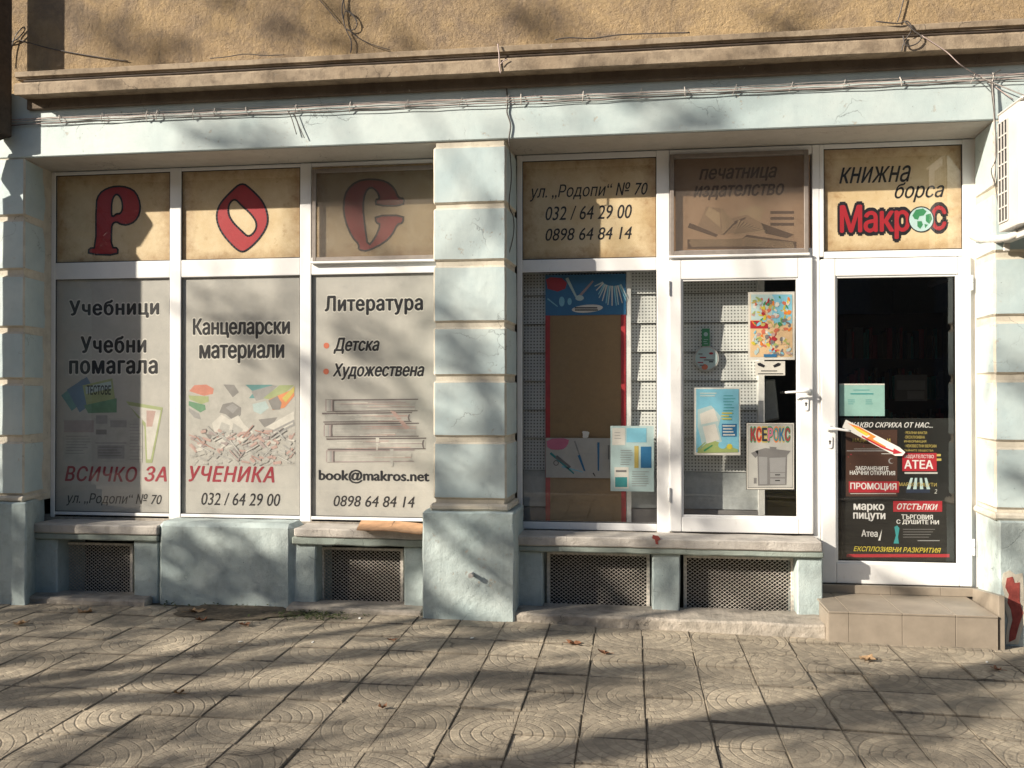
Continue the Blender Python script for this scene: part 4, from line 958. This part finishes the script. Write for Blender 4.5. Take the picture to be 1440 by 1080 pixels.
b = B(); a_ = P(1100, 727, 6.7); b.box(P(1079, 700, 6.7).x, P(1150, 700, 6.7).x, 6.7, 7.0, P(1100, 740, 6.7).z, P(1100, 694, 6.7).z, 'ink_gold'); tag(b.build('cardboard_box', bevel=.004), 'tan box inside the shop behind the bottom right corner of the opening window', 'box')
# calendar and strip lamp deep in the shop
s = sheet('wall_calendar', 'faint dark wall calendar hanging inside behind the door glass', 'calendar', 1258, 527, 1304, 564, 7.6, 'ink_midgrey')
b = B(); Y = 7.596; rectp(b, 1261, 535, 1301, 548, Y, 'ink_grey'); rectp(b, 1276, 550, 1300, 561, Y, 'ink_grey'); b.build('print', s)
b = B(); p0, p1 = P(1309, 399, 8.2), P(1336, 388, 7.6); b.tube([p0, p1], .035, 'ink_grey', 8); tag(b.build('strip_lamp'), 'unlit pale strip lamp inside, behind the top right of the door glass', 'lamp')
b = B(); b.box(X_(1185, 8.8), X_(1330, 8.8), 8.8, 9.1, .12, 2.2, 'ink_photo')
bs = b.build('bookshelf'); tag(bs, 'dark bookcase deep inside the shop behind the door glass', 'bookcase')
b = B(); rd = random.Random(4)
for sh in range(5):
    x = X_(1190, 8.78)
    while x < X_(1322, 8.78):
        w_ = rd.uniform(.02, .05); h_ = rd.uniform(.2, .3); b.box(x, x+w_-.003, 8.75, 8.79, .25+sh*.38, .25+sh*.38+h_, rd.choice(['ink_midgrey', 'ink_brown', 'ink_navy', 'ink_darkred', 'ink_sepia', 'ink_teal'])); x += w_
b.build('books', bs)['kind'] = 'stuff'

# papers on the door
DY = SYY+.045
s = sheet('door_notice', 'small pale green opening notice on the door glass above the black poster', 'notice', 1180.5, 539.5, 1244, 585, DY, 'ink_notice')
b = B(); Y = DY-.0013
bars(b, 1200, 548, 1224, 1, 3, Y, 'ink_teal', .9, 1); bars(b, 1195, 553, 1229, 1, 3, Y, 'ink_teal', 1.6, 2); bars(b, 1192, 562, 1204, 3, 2.8, Y, 'ink_teal', .7, 3); bars(b, 1217, 562, 1230, 3, 2.8, Y, 'ink_teal', .7, 4); rectp(b, 1180.5, 539.5, 1244, 541.5, Y, 'ink_paper'); b.build('print', s)
s = sheet('black_poster', 'large black book promotion poster with red and white lettering on the door', 'poster', 1183, 588, 1344, 789, DY+.004, 'ink_black2')
b = B(); Y = DY+.0026; O = (1160, 580); k_ = 190/933
def T(body, x0, y0, x1, y1, k, shear=0, bold=.01, dy=.0016, sp_=1): text(b, body, (O[0]+x0*k_, O[1]+y0*k_, O[0]+x1*k_, O[1]+y1*k_), Y-dy, k, shear, bold, sp_)
def R_(x0, y0, x1, y1, k, dy=.0004): rectp(b, O[0]+x0*k_, O[1]+y0*k_, O[0]+x1*k_, O[1]+y1*k_, Y-dy, k, .0003)
R_(145, 120, 500, 580, 'ink_photo', .0002); rd = random.Random(9)
for i in range(26): blob(b, O[0]+rd.uniform(160, 490)*k_, O[1]+rd.uniform(135, 360)*k_, rd.uniform(.5, 1.6), rd.uniform(.4, 1), Y-.0005-i*.00001, rd.choice(['ink_sepia', 'ink_darkred', 'ink_brown']), 7)
R_(150, 262, 470, 268, 'ink_grey'); R_(200, 250, 480, 254, 'ink_grey'); R_(390, 282, 470, 288, 'ink_lightgrey')
T('КАКВО СКРИХА ОТ НАС...', 180, 68, 745, 104, 'ink_white', .3, .02)
T('НАДЕ', 192, 180, 290, 208, 'ink_gold', 0, .02); T('И', 430, 180, 452, 206, 'ink_gold', 0, .02)
for i, w_ in enumerate(['· РЕАЛНИ ФАКТИ', '· ЕКСКЛУЗИВНА', '  ИНФОРМАЦИЯ', '· НЕИЗВЕСТНИ ВЕРСИИ', '  ТАЙНИТЕ ОБЩЕСТВА']): T(w_, 548, 130+i*30.5, (705, 690, 700, 770, 750)[i], 150+i*30.5, 'ink_gold', 0, .012)
R_(765, 287, 800, 303, 'ink_gold'); R_(765, 318, 804, 334, 'ink_gold')
R_(535, 280, 772, 405, 'ink_red', .0008); T('ИЗДАТЕЛСТВО', 552, 292, 752, 320, 'ink_white', 0, .012); T('АТЕА', 548, 330, 748, 388, 'ink_white', 0, .03); R_(550, 412, 778, 424, 'ink_lightgrey')
blob(b, O[0]+458*k_, O[1]+335*k_, 4, 4, Y-.0006, 'ink_grey'); blob(b, O[0]+463*k_, O[1]+334*k_, 3.2, 3.2, Y-.0010, 'ink_photo')
T('ЗАБРАНЕНИТЕ', 210, 372, 440, 400, 'ink_white', 0, .03); T('НАУЧНИ ОТКРИТИЯ', 172, 403, 485, 432, 'ink_white', 0, .03)
R_(165, 476, 512, 553, 'ink_red', .0008); T('ПРОМОЦИЯ', 175, 487, 495, 540, 'ink_white', 0, .03); R_(175, 558, 490, 563, 'ink_lightgrey')
T('марко', 198, 632, 410, 688, 'ink_white', 0, .035); T('пицути', 195, 694, 418, 750, 'ink_white', 0, .035); T('Атеа', 252, 812, 365, 858, 'ink_white', 0, .03)
b.flat(px([(1160+368*k_, 580+885*k_), (1160+383*k_, 580+884*k_), (1160+395*k_, 580+805*k_)], Y-.001), Y-.001, 'ink_white', .0003)
for i, xx in enumerate((592, 622, 655, 688)): b.flat(px([(1160+xx*k_, 580+452*k_), (1160+(xx+16)*k_, 580+452*k_), (1160+(xx+18+(i-1.5)*14)*k_, 580+530*k_), (1160+(xx-6+(i-1.5)*14)*k_, 580+530*k_)], Y-.0008), Y-.0008, 'ink_pale', .0003)
T('МАРКО ПИЦУТИ', 512, 485, 772, 515, 'ink_gold', 0, .0); R_(560, 530, 725, 555, 'ink_navy'); T('2', 755, 530, 775, 560, 'ink_lightgrey', .2, 0)
R_(472, 612, 810, 686, 'ink_red', .0008); T('отстъпки', 498, 630, 780, 672, 'ink_white', .3, .012)
T('ТЪРГОВИЯ', 528, 706, 746, 738, 'ink_white', 0, .03); T('С ДУШИТЕ НИ', 494, 742, 788, 776, 'ink_white', 0, .03)
b.flat(px([(1160+480*k_, 580+790*k_), (1160+500*k_, 580+780*k_), (1160+515*k_, 580+800*k_), (1160+505*k_, 580+860*k_), (1160+512*k_, 580+905*k_), (1160+474*k_, 580+905*k_), (1160+490*k_, 580+850*k_)], Y-.0008), Y-.0008, 'ink_teal', .0003)
for i in range(4): R_(540, 805+i*18, 760-i*14, 809+i*18, 'ink_midgrey')
R_(640, 882, 792, 888, 'ink_grey'); T('ЕКСПЛОЗИВНИ РАЗКРИТИЯ', 198, 930, 802, 964, 'ink_yellow', .3, .012); R_(150, 978, 860, 1000, 'ink_red')
b.build('print', s)
b = B(); Y = SYY+.030
b.flat(px([(1184.5, 601), (1189.5, 590), (1265, 629), (1273, 636), (1269, 641), (1259, 641)], Y), Y, 'ink_paper', .0012); st = tag(b.build('arrow_sticker'), 'white slanting pencil shaped sticker with an orange lightning bolt and red arrow on the door', 'sticker')
b = B(); Y -= .0014
b.flat(px([(1192, 595), (1208, 600), (1232, 614), (1227, 617), (1246, 628), (1244, 630), (1218, 616), (1224, 613), (1206, 604)], Y), Y, 'ink_orange', .0004); b.flat(px([(1198, 599), (1208, 603), (1222, 611), (1218, 613), (1206, 606)], Y-.0005), Y-.0005, 'ink_yellow', .0003)
b.flat(px([(1212, 612), (1240, 627), (1256, 633.5), (1257, 630.5), (1269, 637), (1256, 638.5), (1256, 636), (1239, 629.5), (1212, 614.5)], Y-.0006), Y-.0006, 'ink_red', .0003)
b.build('print', st)

# ------------------------------------------------------------------ cables
cb = empty('cable_bundle', (-.9, FY, ZT+.25), 'bundle of thin pale cables clipped along the whole blue lintel', 'cable bundle')
rd = random.Random(8)
def ycab(x): return 171 + (x-10)*(107.5-171)/1430 + 4*(1-((x-720)/720)**2)*.3
for w_ in range(6):
    pts = []; n = 96; off = (w_-2.5)*2.0; ph = rd.uniform(0, 6)
    for i in range(n+1):
        x = -60+i*(1560/n); sag = 1.1*abs(math.sin((x+w_*7)/76*math.pi))*rd.uniform(.3, 1.3)
        p = P(x, ycab(x)+off+sag+1.2*math.sin(x/130+ph), FY-.010-.004*(w_ % 3)); pts.append(p)
    b = B(); b.tube(pts, .0021+.0007*(w_ % 2), ['cable_grey', 'cable_pink', 'clip_white', 'cable_grey', 'cable_pink', 'cable_dark'][w_], 5); b.build('cable', cb)
for x in [86, 145, 208, 222, 273, 303, 348, 417, 493, 572, 648, 714, 733, 820, 900, 963, 1033, 1112, 1186, 1266, 1367, 1395]:
    p = P(x, ycab(x), FY-.006); b = B(); a_ = rd.uniform(-.3, .45); h_ = rd.uniform(.028, .042)
    d = Vector((math.sin(a_), 0, math.cos(a_)))*h_; b.tube([p-d+Vector((0, -.008, 0)), p+Vector((0, -.024, 0)), p+d+Vector((0, -.008, 0))], .0034, 'clip_white', 5); b.build('clip', cb)
def wire(name, label, pts, Y, r=.0035, k='cable_dark', jit=0):
    q = [P(x, y, (Y if not isinstance(Y, (list, tuple)) else Y[i])) for i, (x, y) in enumerate(pts)]
    # smooth
    out = []
    for i in range(len(q)-1):
        p0, p1, p2, p3 = q[max(i-1, 0)], q[i], q[i+1], q[min(i+2, len(q)-1)]
        for t_ in range(5):
            t = t_/5; out.append(.5*((2*p1)+(-p0+p2)*t+(2*p0-5*p1+4*p2-p3)*t*t+(-p0+3*p1-3*p2+p3)*t**3))
    out.append(q[-1]); b = B(); b.tube(out, r, k, 6); return tag(b.build(name, smooth=True), label, 'wire')
U = 5.67; K = CY-.012
wire('loose_wire', 'dark wire sagging from the left end of the ochre wall to the cornice', [(-20, 40), (10, 62), (24, 56), (70, 68), (130, 79), (180, 86)], U)
wire('loose_wire', 'dark hooked wire curl at the top left corner of the wall', [(14, 92), (16, 70), (22, 50), (33, 38), (34, 44), (22, 56), (8, 60)], U-.01, .004)
wire('loose_wire', 'thin wire lying along the cornice top near the left letters', [(295, 82), (318, 80), (345, 76), (372, 78), (400, 77)], CY+.01, .003)
wire('loose_wire', 'dark wire looped in a coil above the cornice between the letter windows', [(483, -6), (485, 12), (492, 18), (501, 28), (500, 40), (488, 42), (483, 28), (486, 16), (496, 20), (503, 34)], U-.01, .0035)
wire('loose_wire', 'wire running from the dark coil down to the cornice lip', [(484, -6), (481, 14), (486, 40), (494, 58), (493, 74)], U-.012, .004)
wire('loose_wire', 'thin wire slanting right from the dark coil', [(488, 40), (502, 52), (522, 62), (548, 70)], U-.01, .0028)
wire('loose_wire', 'pair of twigs of wire at the upper left of the dark coil', [(445, -5), (460, 12), (478, 34)], U-.01, .003)
wire('loose_wire', 'short upright wire crossing the cornice above the central pilaster', [(700, 62), (702, 78), (702, 90), (704, 103)], K, .0045, 'cable_pink')
wire('loose_wire', 'little side branch on the upright wire over the cornice', [(703, 91), (708, 86), (714, 83)], K-.005, .003, 'cable_pink')
wire('downlead_wire', 'dark wire hanging down the lintel above the central pilaster', [(712, 122), (714, 145), (713, 158), (718, 175), (716, 192), (716, 201)], FY-.012, .005)
wire('downlead_wire', 'dark wire continuing down the right side of the central pilaster', [(716, 201), (718, 226), (719, 252), (716, 288), (722, 306), (722, 330), (716, 356)], [FY-.01, 5.66, 5.66, 5.68, 5.7, 5.7, 5.7], .0035)
wire('loose_wire', 'pair of wire ends dangling from the cables above the left windows', [(404, 155), (410, 166), (417, 189)], FY-.02, .003)
wire('loose_wire', 'second of the two wire ends dangling above the left windows', [(414, 160), (420, 176), (428, 194)], FY-.02, .003)
wire('loose_wire', 'tangled wire over the cornice above the sign with the globe', [(1232, 30), (1262, 33), (1276, 30), (1282, 42), (1272, 58), (1268, 72)], K, .004)
wire('loose_wire', 'loop of wire hooked on the cornice above the sign with the globe', [(1272, 30), (1286, 44), (1296, 52), (1288, 62), (1274, 64), (1270, 50)], K-.01, .004)
wire('loose_wire', 'wire running up the ochre wall from the right hand tangle', [(1262, 31), (1266, 18), (1272, -5)], U-.01, .004)
wire('loose_wire', 'pale wire slanting from the right hand tangle to the cable bundle', [(1296, 50), (1330, 72), (1352, 92), (1385, 112), (1425, 140)], [K, K, K, FY-.03, FY-.05], .0028, 'cable_pink')
wire('loose_wire', 'pale wire slanting to the air conditioner', [(1378, 108), (1410, 122), (1445, 136)], FY-.04, .004, 'cable_grey')
wire('loose_wire', 'thin dark wire on the cornice top over the address sign', [(780, 56), (800, 53), (832, 54), (870, 49), (920, 47), (970, 46)], CY+.01, .004)
wire('downlead_wire', 'grey conduit dropping beside the air conditioner', [(1396, 112), (1398, 150), (1399, 190), (1399, 240), (1397, 262)], [FY-.03, FY-.03, FY-.02, FY-.02, FY-.01], .006, 'cable_grey')
wire('downlead_wire', 'twisted dark wire beside the air conditioner', [(1408, 98), (1394, 112), (1399, 170), (1401, 220), (1394, 240), (1400, 262), (1404, 290)], FY-.045, .0028)

# ------------------------------------------------------------------ air conditioner
ab, af = 5.52, 5.20
ax = X_(1404, ab, 240); zb_, zt_ = P(1404, 327, ab).z, P(1430, 139, af).z
ac = empty('air_conditioner', (ax+.4, 5.36, zb_), 'white outdoor air conditioner unit with a slatted side on the right pilaster', 'air conditioner')
b = B(); b.plan([(ax, ab), (ax, af+.05), (ax+.015, af+.015), (ax+.05, af), (ax+.84, af), (ax+.84, ab)], zb_, zt_, 'ac_shell'); b.build('casing', ac, bevel=.008, segs=2)
b = B(); b.box(ax-.004, ax+.86, af-.01, ab+.01, zt_-.001, zt_+.016, 'ac_shell'); b.build('top_cover', ac, bevel=.006)
g0, g1 = P(1404.5, 240, ab).y, None
yA, yB = ab-.010, ab-.135
b = B(); b.box(ax-.002, ax+.003, yB, yA, zb_+.05, zt_-.05, 'ac_dark'); go = b.build('side_grille', ac)
b = B(); ng = 34
for i in range(8): zz_ = zb_+.05+(zt_-zb_-.1)*i/7; b.box(ax-.007, ax-.002, yB, yA, zz_-.004, zz_+.004, 'ac_shell')
for i in range(4): yy = yB+(yA-yB)*i/3; b.box(ax-.006, ax-.0025, yy-.0045, yy+.0045, zb_+.05, zt_-.05, 'ac_shell')
b.build('side_slats', ac)
b = B(); n = 28; cx_, cz_ = ax+.32, (zb_+zt_)/2
for rr_ in (.05, .10, .15, .20, .245): b.tube([(cx_+rr_*math.cos(2*math.pi*i/n), af-.012, cz_+rr_*math.sin(2*math.pi*i/n)) for i in range(n+1)], .004, 'ac_shell', 5)
for i in range(12): q_ = 2*math.pi*i/12; b.tube([(cx_+.03*math.cos(q_), af-.012, cz_+.03*math.sin(q_)), (cx_+.245*math.cos(q_), af-.010, cz_+.245*math.sin(q_))], .003, 'ac_shell', 4)
b.build('fan_guard', ac)
b = B(); b.flat([(cx_+.25*math.cos(2*math.pi*i/28), cz_+.25*math.sin(2*math.pi*i/28)) for i in range(28)], af-.003, 'ac_dark', .002); b.build('fan_opening', ac)
b = B()
for xx in (ax+.05, ax+.70):
    b.box(xx, xx+.035, af-.05, 5.58, zb_-.055, zb_-.015, 'ac_shell'); b.box(xx, xx+.035, 5.575, 5.592, zb_-.10, zb_-.056, 'ac_shell')
    b.box(xx+.005, xx+.03, af+.03, af+.07, zb_-.014, zb_-.001, 'ac_dark')
tag(b.build('wall_bracket', bevel=.003), 'white angle bracket under the air conditioner', 'bracket')
b = B(); b.tube([P(1368, 332, 5.93), P(1378, 336, 5.85), P(1392, 337, 5.72), P(1404, 336, 5.56), P(1418, 334, 5.45), P(1432, 328, 5.4)], [.024, .024, .024, .024, .022, .02], 'foam_pipe', 10)
tag(b.build('insulated_pipe', smooth=True), 'white lagged pipe from the wall hole to the air conditioner', 'pipe')

# downpipe at the left edge
b = B(); xe = P(7, 100, 5.48).x
b.tube([(xe-.08, 5.52, 6.9), (xe-.08, 5.52, ZT+.14), (xe-.14, 5.47, ZT+.06), (xe-.40, 5.34, ZT+.02), (xe-.452, 5.30, ZT-.08), (xe-.452, 5.30, .15)], [.08, .08, .07, .058, .054, .052], 'pipe_brown', 14)
tag(b.build('downpipe', smooth=True), 'dark brown rainwater pipe at the left edge of the building', 'pipe')

# cardboard on the sill, pipe stub, small things
b = B(); Yc = 5.68
def slab3(pts, th, k):
    n = len(pts); vs = [tuple(p) for p in pts]+[(p[0], p[1], p[2]-th) for p in pts]
    b.add(vs, [tuple(range(n)), tuple(range(n, 2*n))[::-1]]+[(i, (i+1) % n, n+(i+1) % n, n+i) for i in range(n)], k)
slab3([P(501, 744.5, 5.64), P(553, 746.5, 5.64), P(549, 743, 5.70), P(554, 732.5, 5.86), P(508, 731.5, 5.86)], .006, 'cardboard')
slab3([P(553, 746.5, 5.64), P(590, 750.5, 5.63), P(603, 747, 5.70), P(603, 737, 5.86), P(556, 732, 5.86), P(549, 743, 5.70)], .006, 'cardboard')
cbd = tag(b.build('cardboard_sheet', wob=.002, cuts=.05), 'bent piece of brown cardboard lying on the sill beside the central pilaster', 'cardboard')
b = B(); p = P(664, 807, 5.55); b.tube([p+Vector((0, .03, 0)), p+Vector((.0, -.045, .0))], .013, 'clip_white', 10); b.tube([p+Vector((0, -.045, 0)), p+Vector((0, -.06, 0))], .016, 'clip_white', 10)
tag(b.build('pipe_stub'), 'short white pipe stub sticking out of the central plinth', 'pipe stub')

rd = random.Random(12)
def leaf(x, y, label, k='dry_leaf_a', sz=.05):
    d = fw*F + rt*(x-720) - up*(y-540); t = -(H-.01)/d.z; q_ = d*t; X0, Y0 = q_.x, q_.y
    g_ = gz(X0, Y0); a0 = rd.uniform(0, 6.28); b = B(); n = 14; top = []
    for i in range(n):
        u = 2*math.pi*i/n; r = sz*(.45+.55*abs(math.cos(2.5*u)))*rd.uniform(.8, 1.15); 
        top.append((X0+r*math.cos(u+a0), Y0+r*math.sin(u+a0)*.8, g_+.006+.030*rd.random()*(r/sz)))
    vs = [(X0, Y0, g_+.006)]+top; fs = [(0, i+1, (i+1) % n+1) for i in range(n)]
    b.add(vs, fs, k); b.add([(v[0], v[1], v[2]-.0012) for v in vs], [f[::-1] for f in fs], k)
    b.tube([(X0, Y0, g_+.008), (X0+sz*1.4*math.cos(a0+.2), Y0+sz*1.2*math.sin(a0+.2), g_+.012)], .0015, k, 4)
    return tag(b.build('fallen_leaf'), label, 'leaf', 'dry leaves fallen on the paving')
for a_ in [(807, 906, 'rust brown leaf on sunlit paving, the left of a near pair', 'dry_leaf_a', .045), (850, 919, 'red brown leaf on sunlit paving, the right of a near pair', 'dry_leaf_a', .038),
           (552, 903, 'small dark leaf on the paving in front of the second grille', 'dry_leaf_a', .035), (120, 864, 'leaf lying in shade below the first grille ledge', 'dry_leaf_b', .05),
           (28, 881, 'pale brown leaf in shade near the left edge of the photo', 'dry_leaf_b', .055), (276, 862, 'large pale leaf against the shaded blue wall base', 'dry_leaf_b', .07), (284, 874, 'purplish curled leaf just below the large pale leaf', 'dry_leaf_a', .045),
           (345, 881, 'curled leaf on the dark damp paving left of the weeds', 'dry_leaf_a', .045), (1219, 924, 'tan leaf on the paving in front of the tiled step', 'dry_leaf_b', .05), (1402, 936, 'dark leaf on the shaded paving at the far right, past the tiled step', 'dry_leaf_a', .035), (252, 977, 'single brown leaf on sunlit paving at lower left', 'dry_leaf_b', .03), (538, 996, 'tiny leaf at the bottom centre of the paving', 'dry_leaf_a', .022)]: leaf(*a_)
def scrap(x, y, label, sz=.014):
    d = fw*F + rt*(x-720) - up*(y-540); t = -(H-.01)/d.z; q_ = d*t; g_ = gz(q_.x, q_.y); b = B()
    a0 = rd.uniform(0, 3); pts = [(q_.x+sz*r_*math.cos(u+a0), q_.y+sz*r_*math.sin(u+a0)) for u, r_ in ((0, 1.6), (1.2, .7), (2.4, 1), (3.3, 1.4), (4.6, .6))]
    b.plan(pts, g_+.003, g_+.006, 'paper_white'); tag(b.build('paper_scrap'), label, 'litter', 'scraps of paper on the paving')
scrap(506, 872, 'white paper scrap by the ledge of the second grille'); scrap(440, 905, 'paper scrap in front of the weeds', .010); scrap(664, 900, 'white scrap in front of the central plinth', .012); scrap(338, 904, 'white scrap on damp paving below the plain wall', .010); scrap(1388, 925, 'white scrap below the red scar on the right plinth', .010); scrap(1247, 1076, 'white speck at the bottom edge of the paving', .007)
b = B(); rd = random.Random(6); n = 26; cpx, cpy = 335, 862
def gpt(x, y, dz):
    d = fw*F + rt*(x-720) - up*(y-540); q_ = d*(-(H-.01)/d.z); return (q_.x, q_.y, gz(q_.x, q_.y)+dz)
ring = []
for i in range(n):
    u = 2*math.pi*i/n; r_ = rd.uniform(.8, 1.15); ring.append(gpt(cpx+90*r_*math.cos(u), cpy+12*r_*math.sin(u), .0052))
b.add([gpt(cpx, cpy, .010)]+ring, [(0, i+1, (i+1) % n+1) for i in range(n)], 'damp_earth')
tag(b.build('damp_soil', wob=.002), kind='stuff')
# weeds: a low uncountable fringe
b = B(); rd = random.Random(2)
for i in range(420):
    x = rd.gauss(450, 28) if i < 300 else rd.uniform(225, 420); y = rd.uniform(862, 874) if i < 300 else rd.uniform(848, 856)
    if x > 520: continue
    d = fw*F + rt*(x-720) - up*(y-540); q_ = d*(-(H-.01)/d.z); g_ = gz(q_.x, q_.y)
    for l_ in range(2):
        an = rd.uniform(0, 6.28); s_ = rd.uniform(.006, .014); c_ = Vector((q_.x+rd.uniform(-.01, .01), q_.y+rd.uniform(-.01, .01), g_+rd.uniform(.002, .022)))
        u = Vector((math.cos(an), math.sin(an), rd.uniform(-.3, .6)))*s_; w_ = Vector((-math.sin(an), math.cos(an), rd.uniform(-.3, .5)))*s_*.5
        b.add([c_-u, c_+w_, c_+u, c_-w_], [(0, 1, 2, 3)], 'weed_green')
tag(b.build('weeds'), 'tiny green weeds and moss along the wall base', 'weeds', None, 'stuff')

# ------------------------------------------------------------------ street trees and houses behind the photographer: they shade the wall
rd = random.Random(31)
def limb(b, p, q, r0_, r1_, k='bark', n=6, wig=.12):
    p, q = Vector(p), Vector(q); pts = []; L_ = (q-p).length
    for i in range(n+1):
        t = i/n; j = Vector((rd.uniform(-1, 1), rd.uniform(-1, 1), rd.uniform(-1, 1)))*wig*L_*.12*math.sin(math.pi*t); pts.append(p.lerp(q, t)+j)
    b.tube(pts, [r0_+(r1_-r0_)*i/n for i in range(n+1)], k, 7); return pts
sun_back = Vector((-1.48, -1, .79))
def leaves(b, c, r, n, s=.06):
    for i in range(n):
        d = Vector((rd.gauss(0, 1), rd.gauss(0, 1), rd.gauss(0, 1)))*r*.5; o = Vector(c)+d
        u = Vector((rd.gauss(0, 1), rd.gauss(0, 1), rd.gauss(0, 1))).normalized()*s*rd.uniform(.5, 1.2); v = u.orthogonal().normalized()*u.length*.6
        b.add([o-u, o+v, o+u, o-v], [(0, 1, 2, 3)], 'tree_leaf')
# (photo pixel, plane y or None for the ground, distance factor towards the sun, clump radius, leaves)
def target(x, y, Y):
    if Y: return P(x, y, Y)
    d = fw*F + rt*(x-720) - up*(y-540); return Vector(d*(-H/d.z))+Vector((0, 0, H))
CL = [
 (20, 720, 5.6, 5.6, .22, 45), (10, 800, 5.6, 5.2, .36, 190), (120, 790, 5.7, 5.4, .42, 240), (200, 830, 5.7, 5.1, .3, 120), (60, 870, None, 5.0, .5, 230), (180, 880, None, 5.2, .5, 230), (300, 868, None, 5.0, .42, 160), (380, 880, None, 5.3, .26, 60),
 (300, 810, 5.73, 5.6, .34, 140), (385, 820, 5.73, 5.8, .24, 50), (480, 810, 5.8, 5.9, .28, 60), (560, 900, None, 5.6, .2, 11), (20, 930, None, 4.6, .32, 90), (330, 930, None, 5.0, .3, 70), (240, 1030, None, 4.8, .20, 34), (270, 1070, None, 4.6, .26, 52), (60, 1078, None, 4.6, .22, 22),
 (500, 960, None, 5.4, .30, 34), (640, 958, None, 5.4, .28, 31), (800, 958, None, 5.5, .24, 26), (930, 965, None, 5.2, .22, 21), (1230, 940, None, 5.4, .28, 32), (1330, 1000, None, 5.0, .30, 32), (1200, 1020, None, 5.0, .22, 23), (1240, 1060, None, 4.6, .25, 28), (440, 1060, None, 4.8, .22, 27), (760, 1060, None, 4.8, .20, 16),
 (300, 190, 5.6, 6.6, .14, 22), (380, 195, 5.6, 6.6, .14, 22), (520, 60, 5.68, 7.2, .30, 55), (180, 60, 5.68, 7.2, .26, 45), (360, 20, 5.68, 7.2, .25, 35), (760, 40, 5.68, 7.2, .2, 25), (950, 165, 5.6, 6.6, .16, 28), (1120, 50, 5.68, 7.2, .18, 20),
 (320, 430, 6.0, 6.0, .22, 24), (380, 500, 6.0, 6.0, .22, 26), (520, 470, 6.0, 6.2, .22, 22), (560, 540, 6.0, 6.2, .20, 18), (655, 500, 5.6, 6.2, .20, 20), (625, 440, 5.6, 6.2, .14, 12), (670, 590, 5.6, 6.2, .22, 15), (650, 660, 5.6, 6.0, .20, 13),
 (930, 640, 5.96, 6.0, .14, 14), (1050, 560, 5.96, 6.0, .16, 10), (1250, 820, 5.9, 5.8, .14, 14), (1420, 520, 5.6, 6.2, .16, 16), (1420, 760, 5.6, 6.0, .18, 18), (1420, 660, 5.6, 6.0, .12, 8), (700, 800, 5.55, 6.0, .15, 8), (1050, 830, 5.8, 6, .14, 6)]
cl = [(target(x, y, Y)+sun_back*t, r, n) for x, y, Y, t, r, n in CL]
trunks = [Vector((-9.6, -.35, 0)), Vector((-6.3, -.4, 0))]
groups = [[], []]
for c, r, n in cl:
    groups[0 if (c-trunks[0]).xy.length < (c-trunks[1]).xy.length else 1].append((c, r, n))
TL = ['leafy street tree at the kerb, further left', 'leafy street tree at the kerb, nearer the shop']
for ti, T0 in enumerate(trunks):
    t = empty('street_tree', T0, TL[ti], 'tree', 'street trees at the kerb')
    b = B(); top = T0+Vector((.1, 0, 3.0)); limb(b, T0-Vector((0, 0, .3)), top, .19, .13, n=8, wig=.3)
    forks = [top+Vector((rd.uniform(-.8, .8), rd.uniform(-.9, .6), rd.uniform(1.2, 2.0))) for _ in range(4)]
    for f_ in forks: limb(b, top, f_, .09, .05)
    b.build('trunk', t, smooth=True)
    b = B(); lf = B()
    for c, r, n in groups[ti]:
        f_ = min(forks, key=lambda q_: (q_-c).length); limb(b, f_, c, .030, .010, n=7, wig=.9)
        for s_ in range(7): limb(b, c+Vector((rd.gauss(0, .1), rd.gauss(0, .1), rd.gauss(0, .1))), c+Vector((rd.gauss(0, 1), rd.gauss(0, 1), rd.gauss(0, 1)))*r, .009, .003, n=3)
        leaves(lf, c, r, n)
    b.build('branches', t)
    o = lf.build('crown', t); o['kind'] = 'stuff'
# terrace across the street (its shaded side faces the shop and shows only in the glass)
hb = empty('terraced_house', (0, -16, 0), 'long rendered building across the street, in its own shade', 'building')
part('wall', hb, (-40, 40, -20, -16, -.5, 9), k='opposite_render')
for f_ in range(3):
    for i in range(24):
        x = -36+i*3; b = B(); b.box(x, x+1.1, -16.02, -15.95, .9+f_*2.9, 2.5+f_*2.9, 'ink_midgrey'); b.build('window', hb)
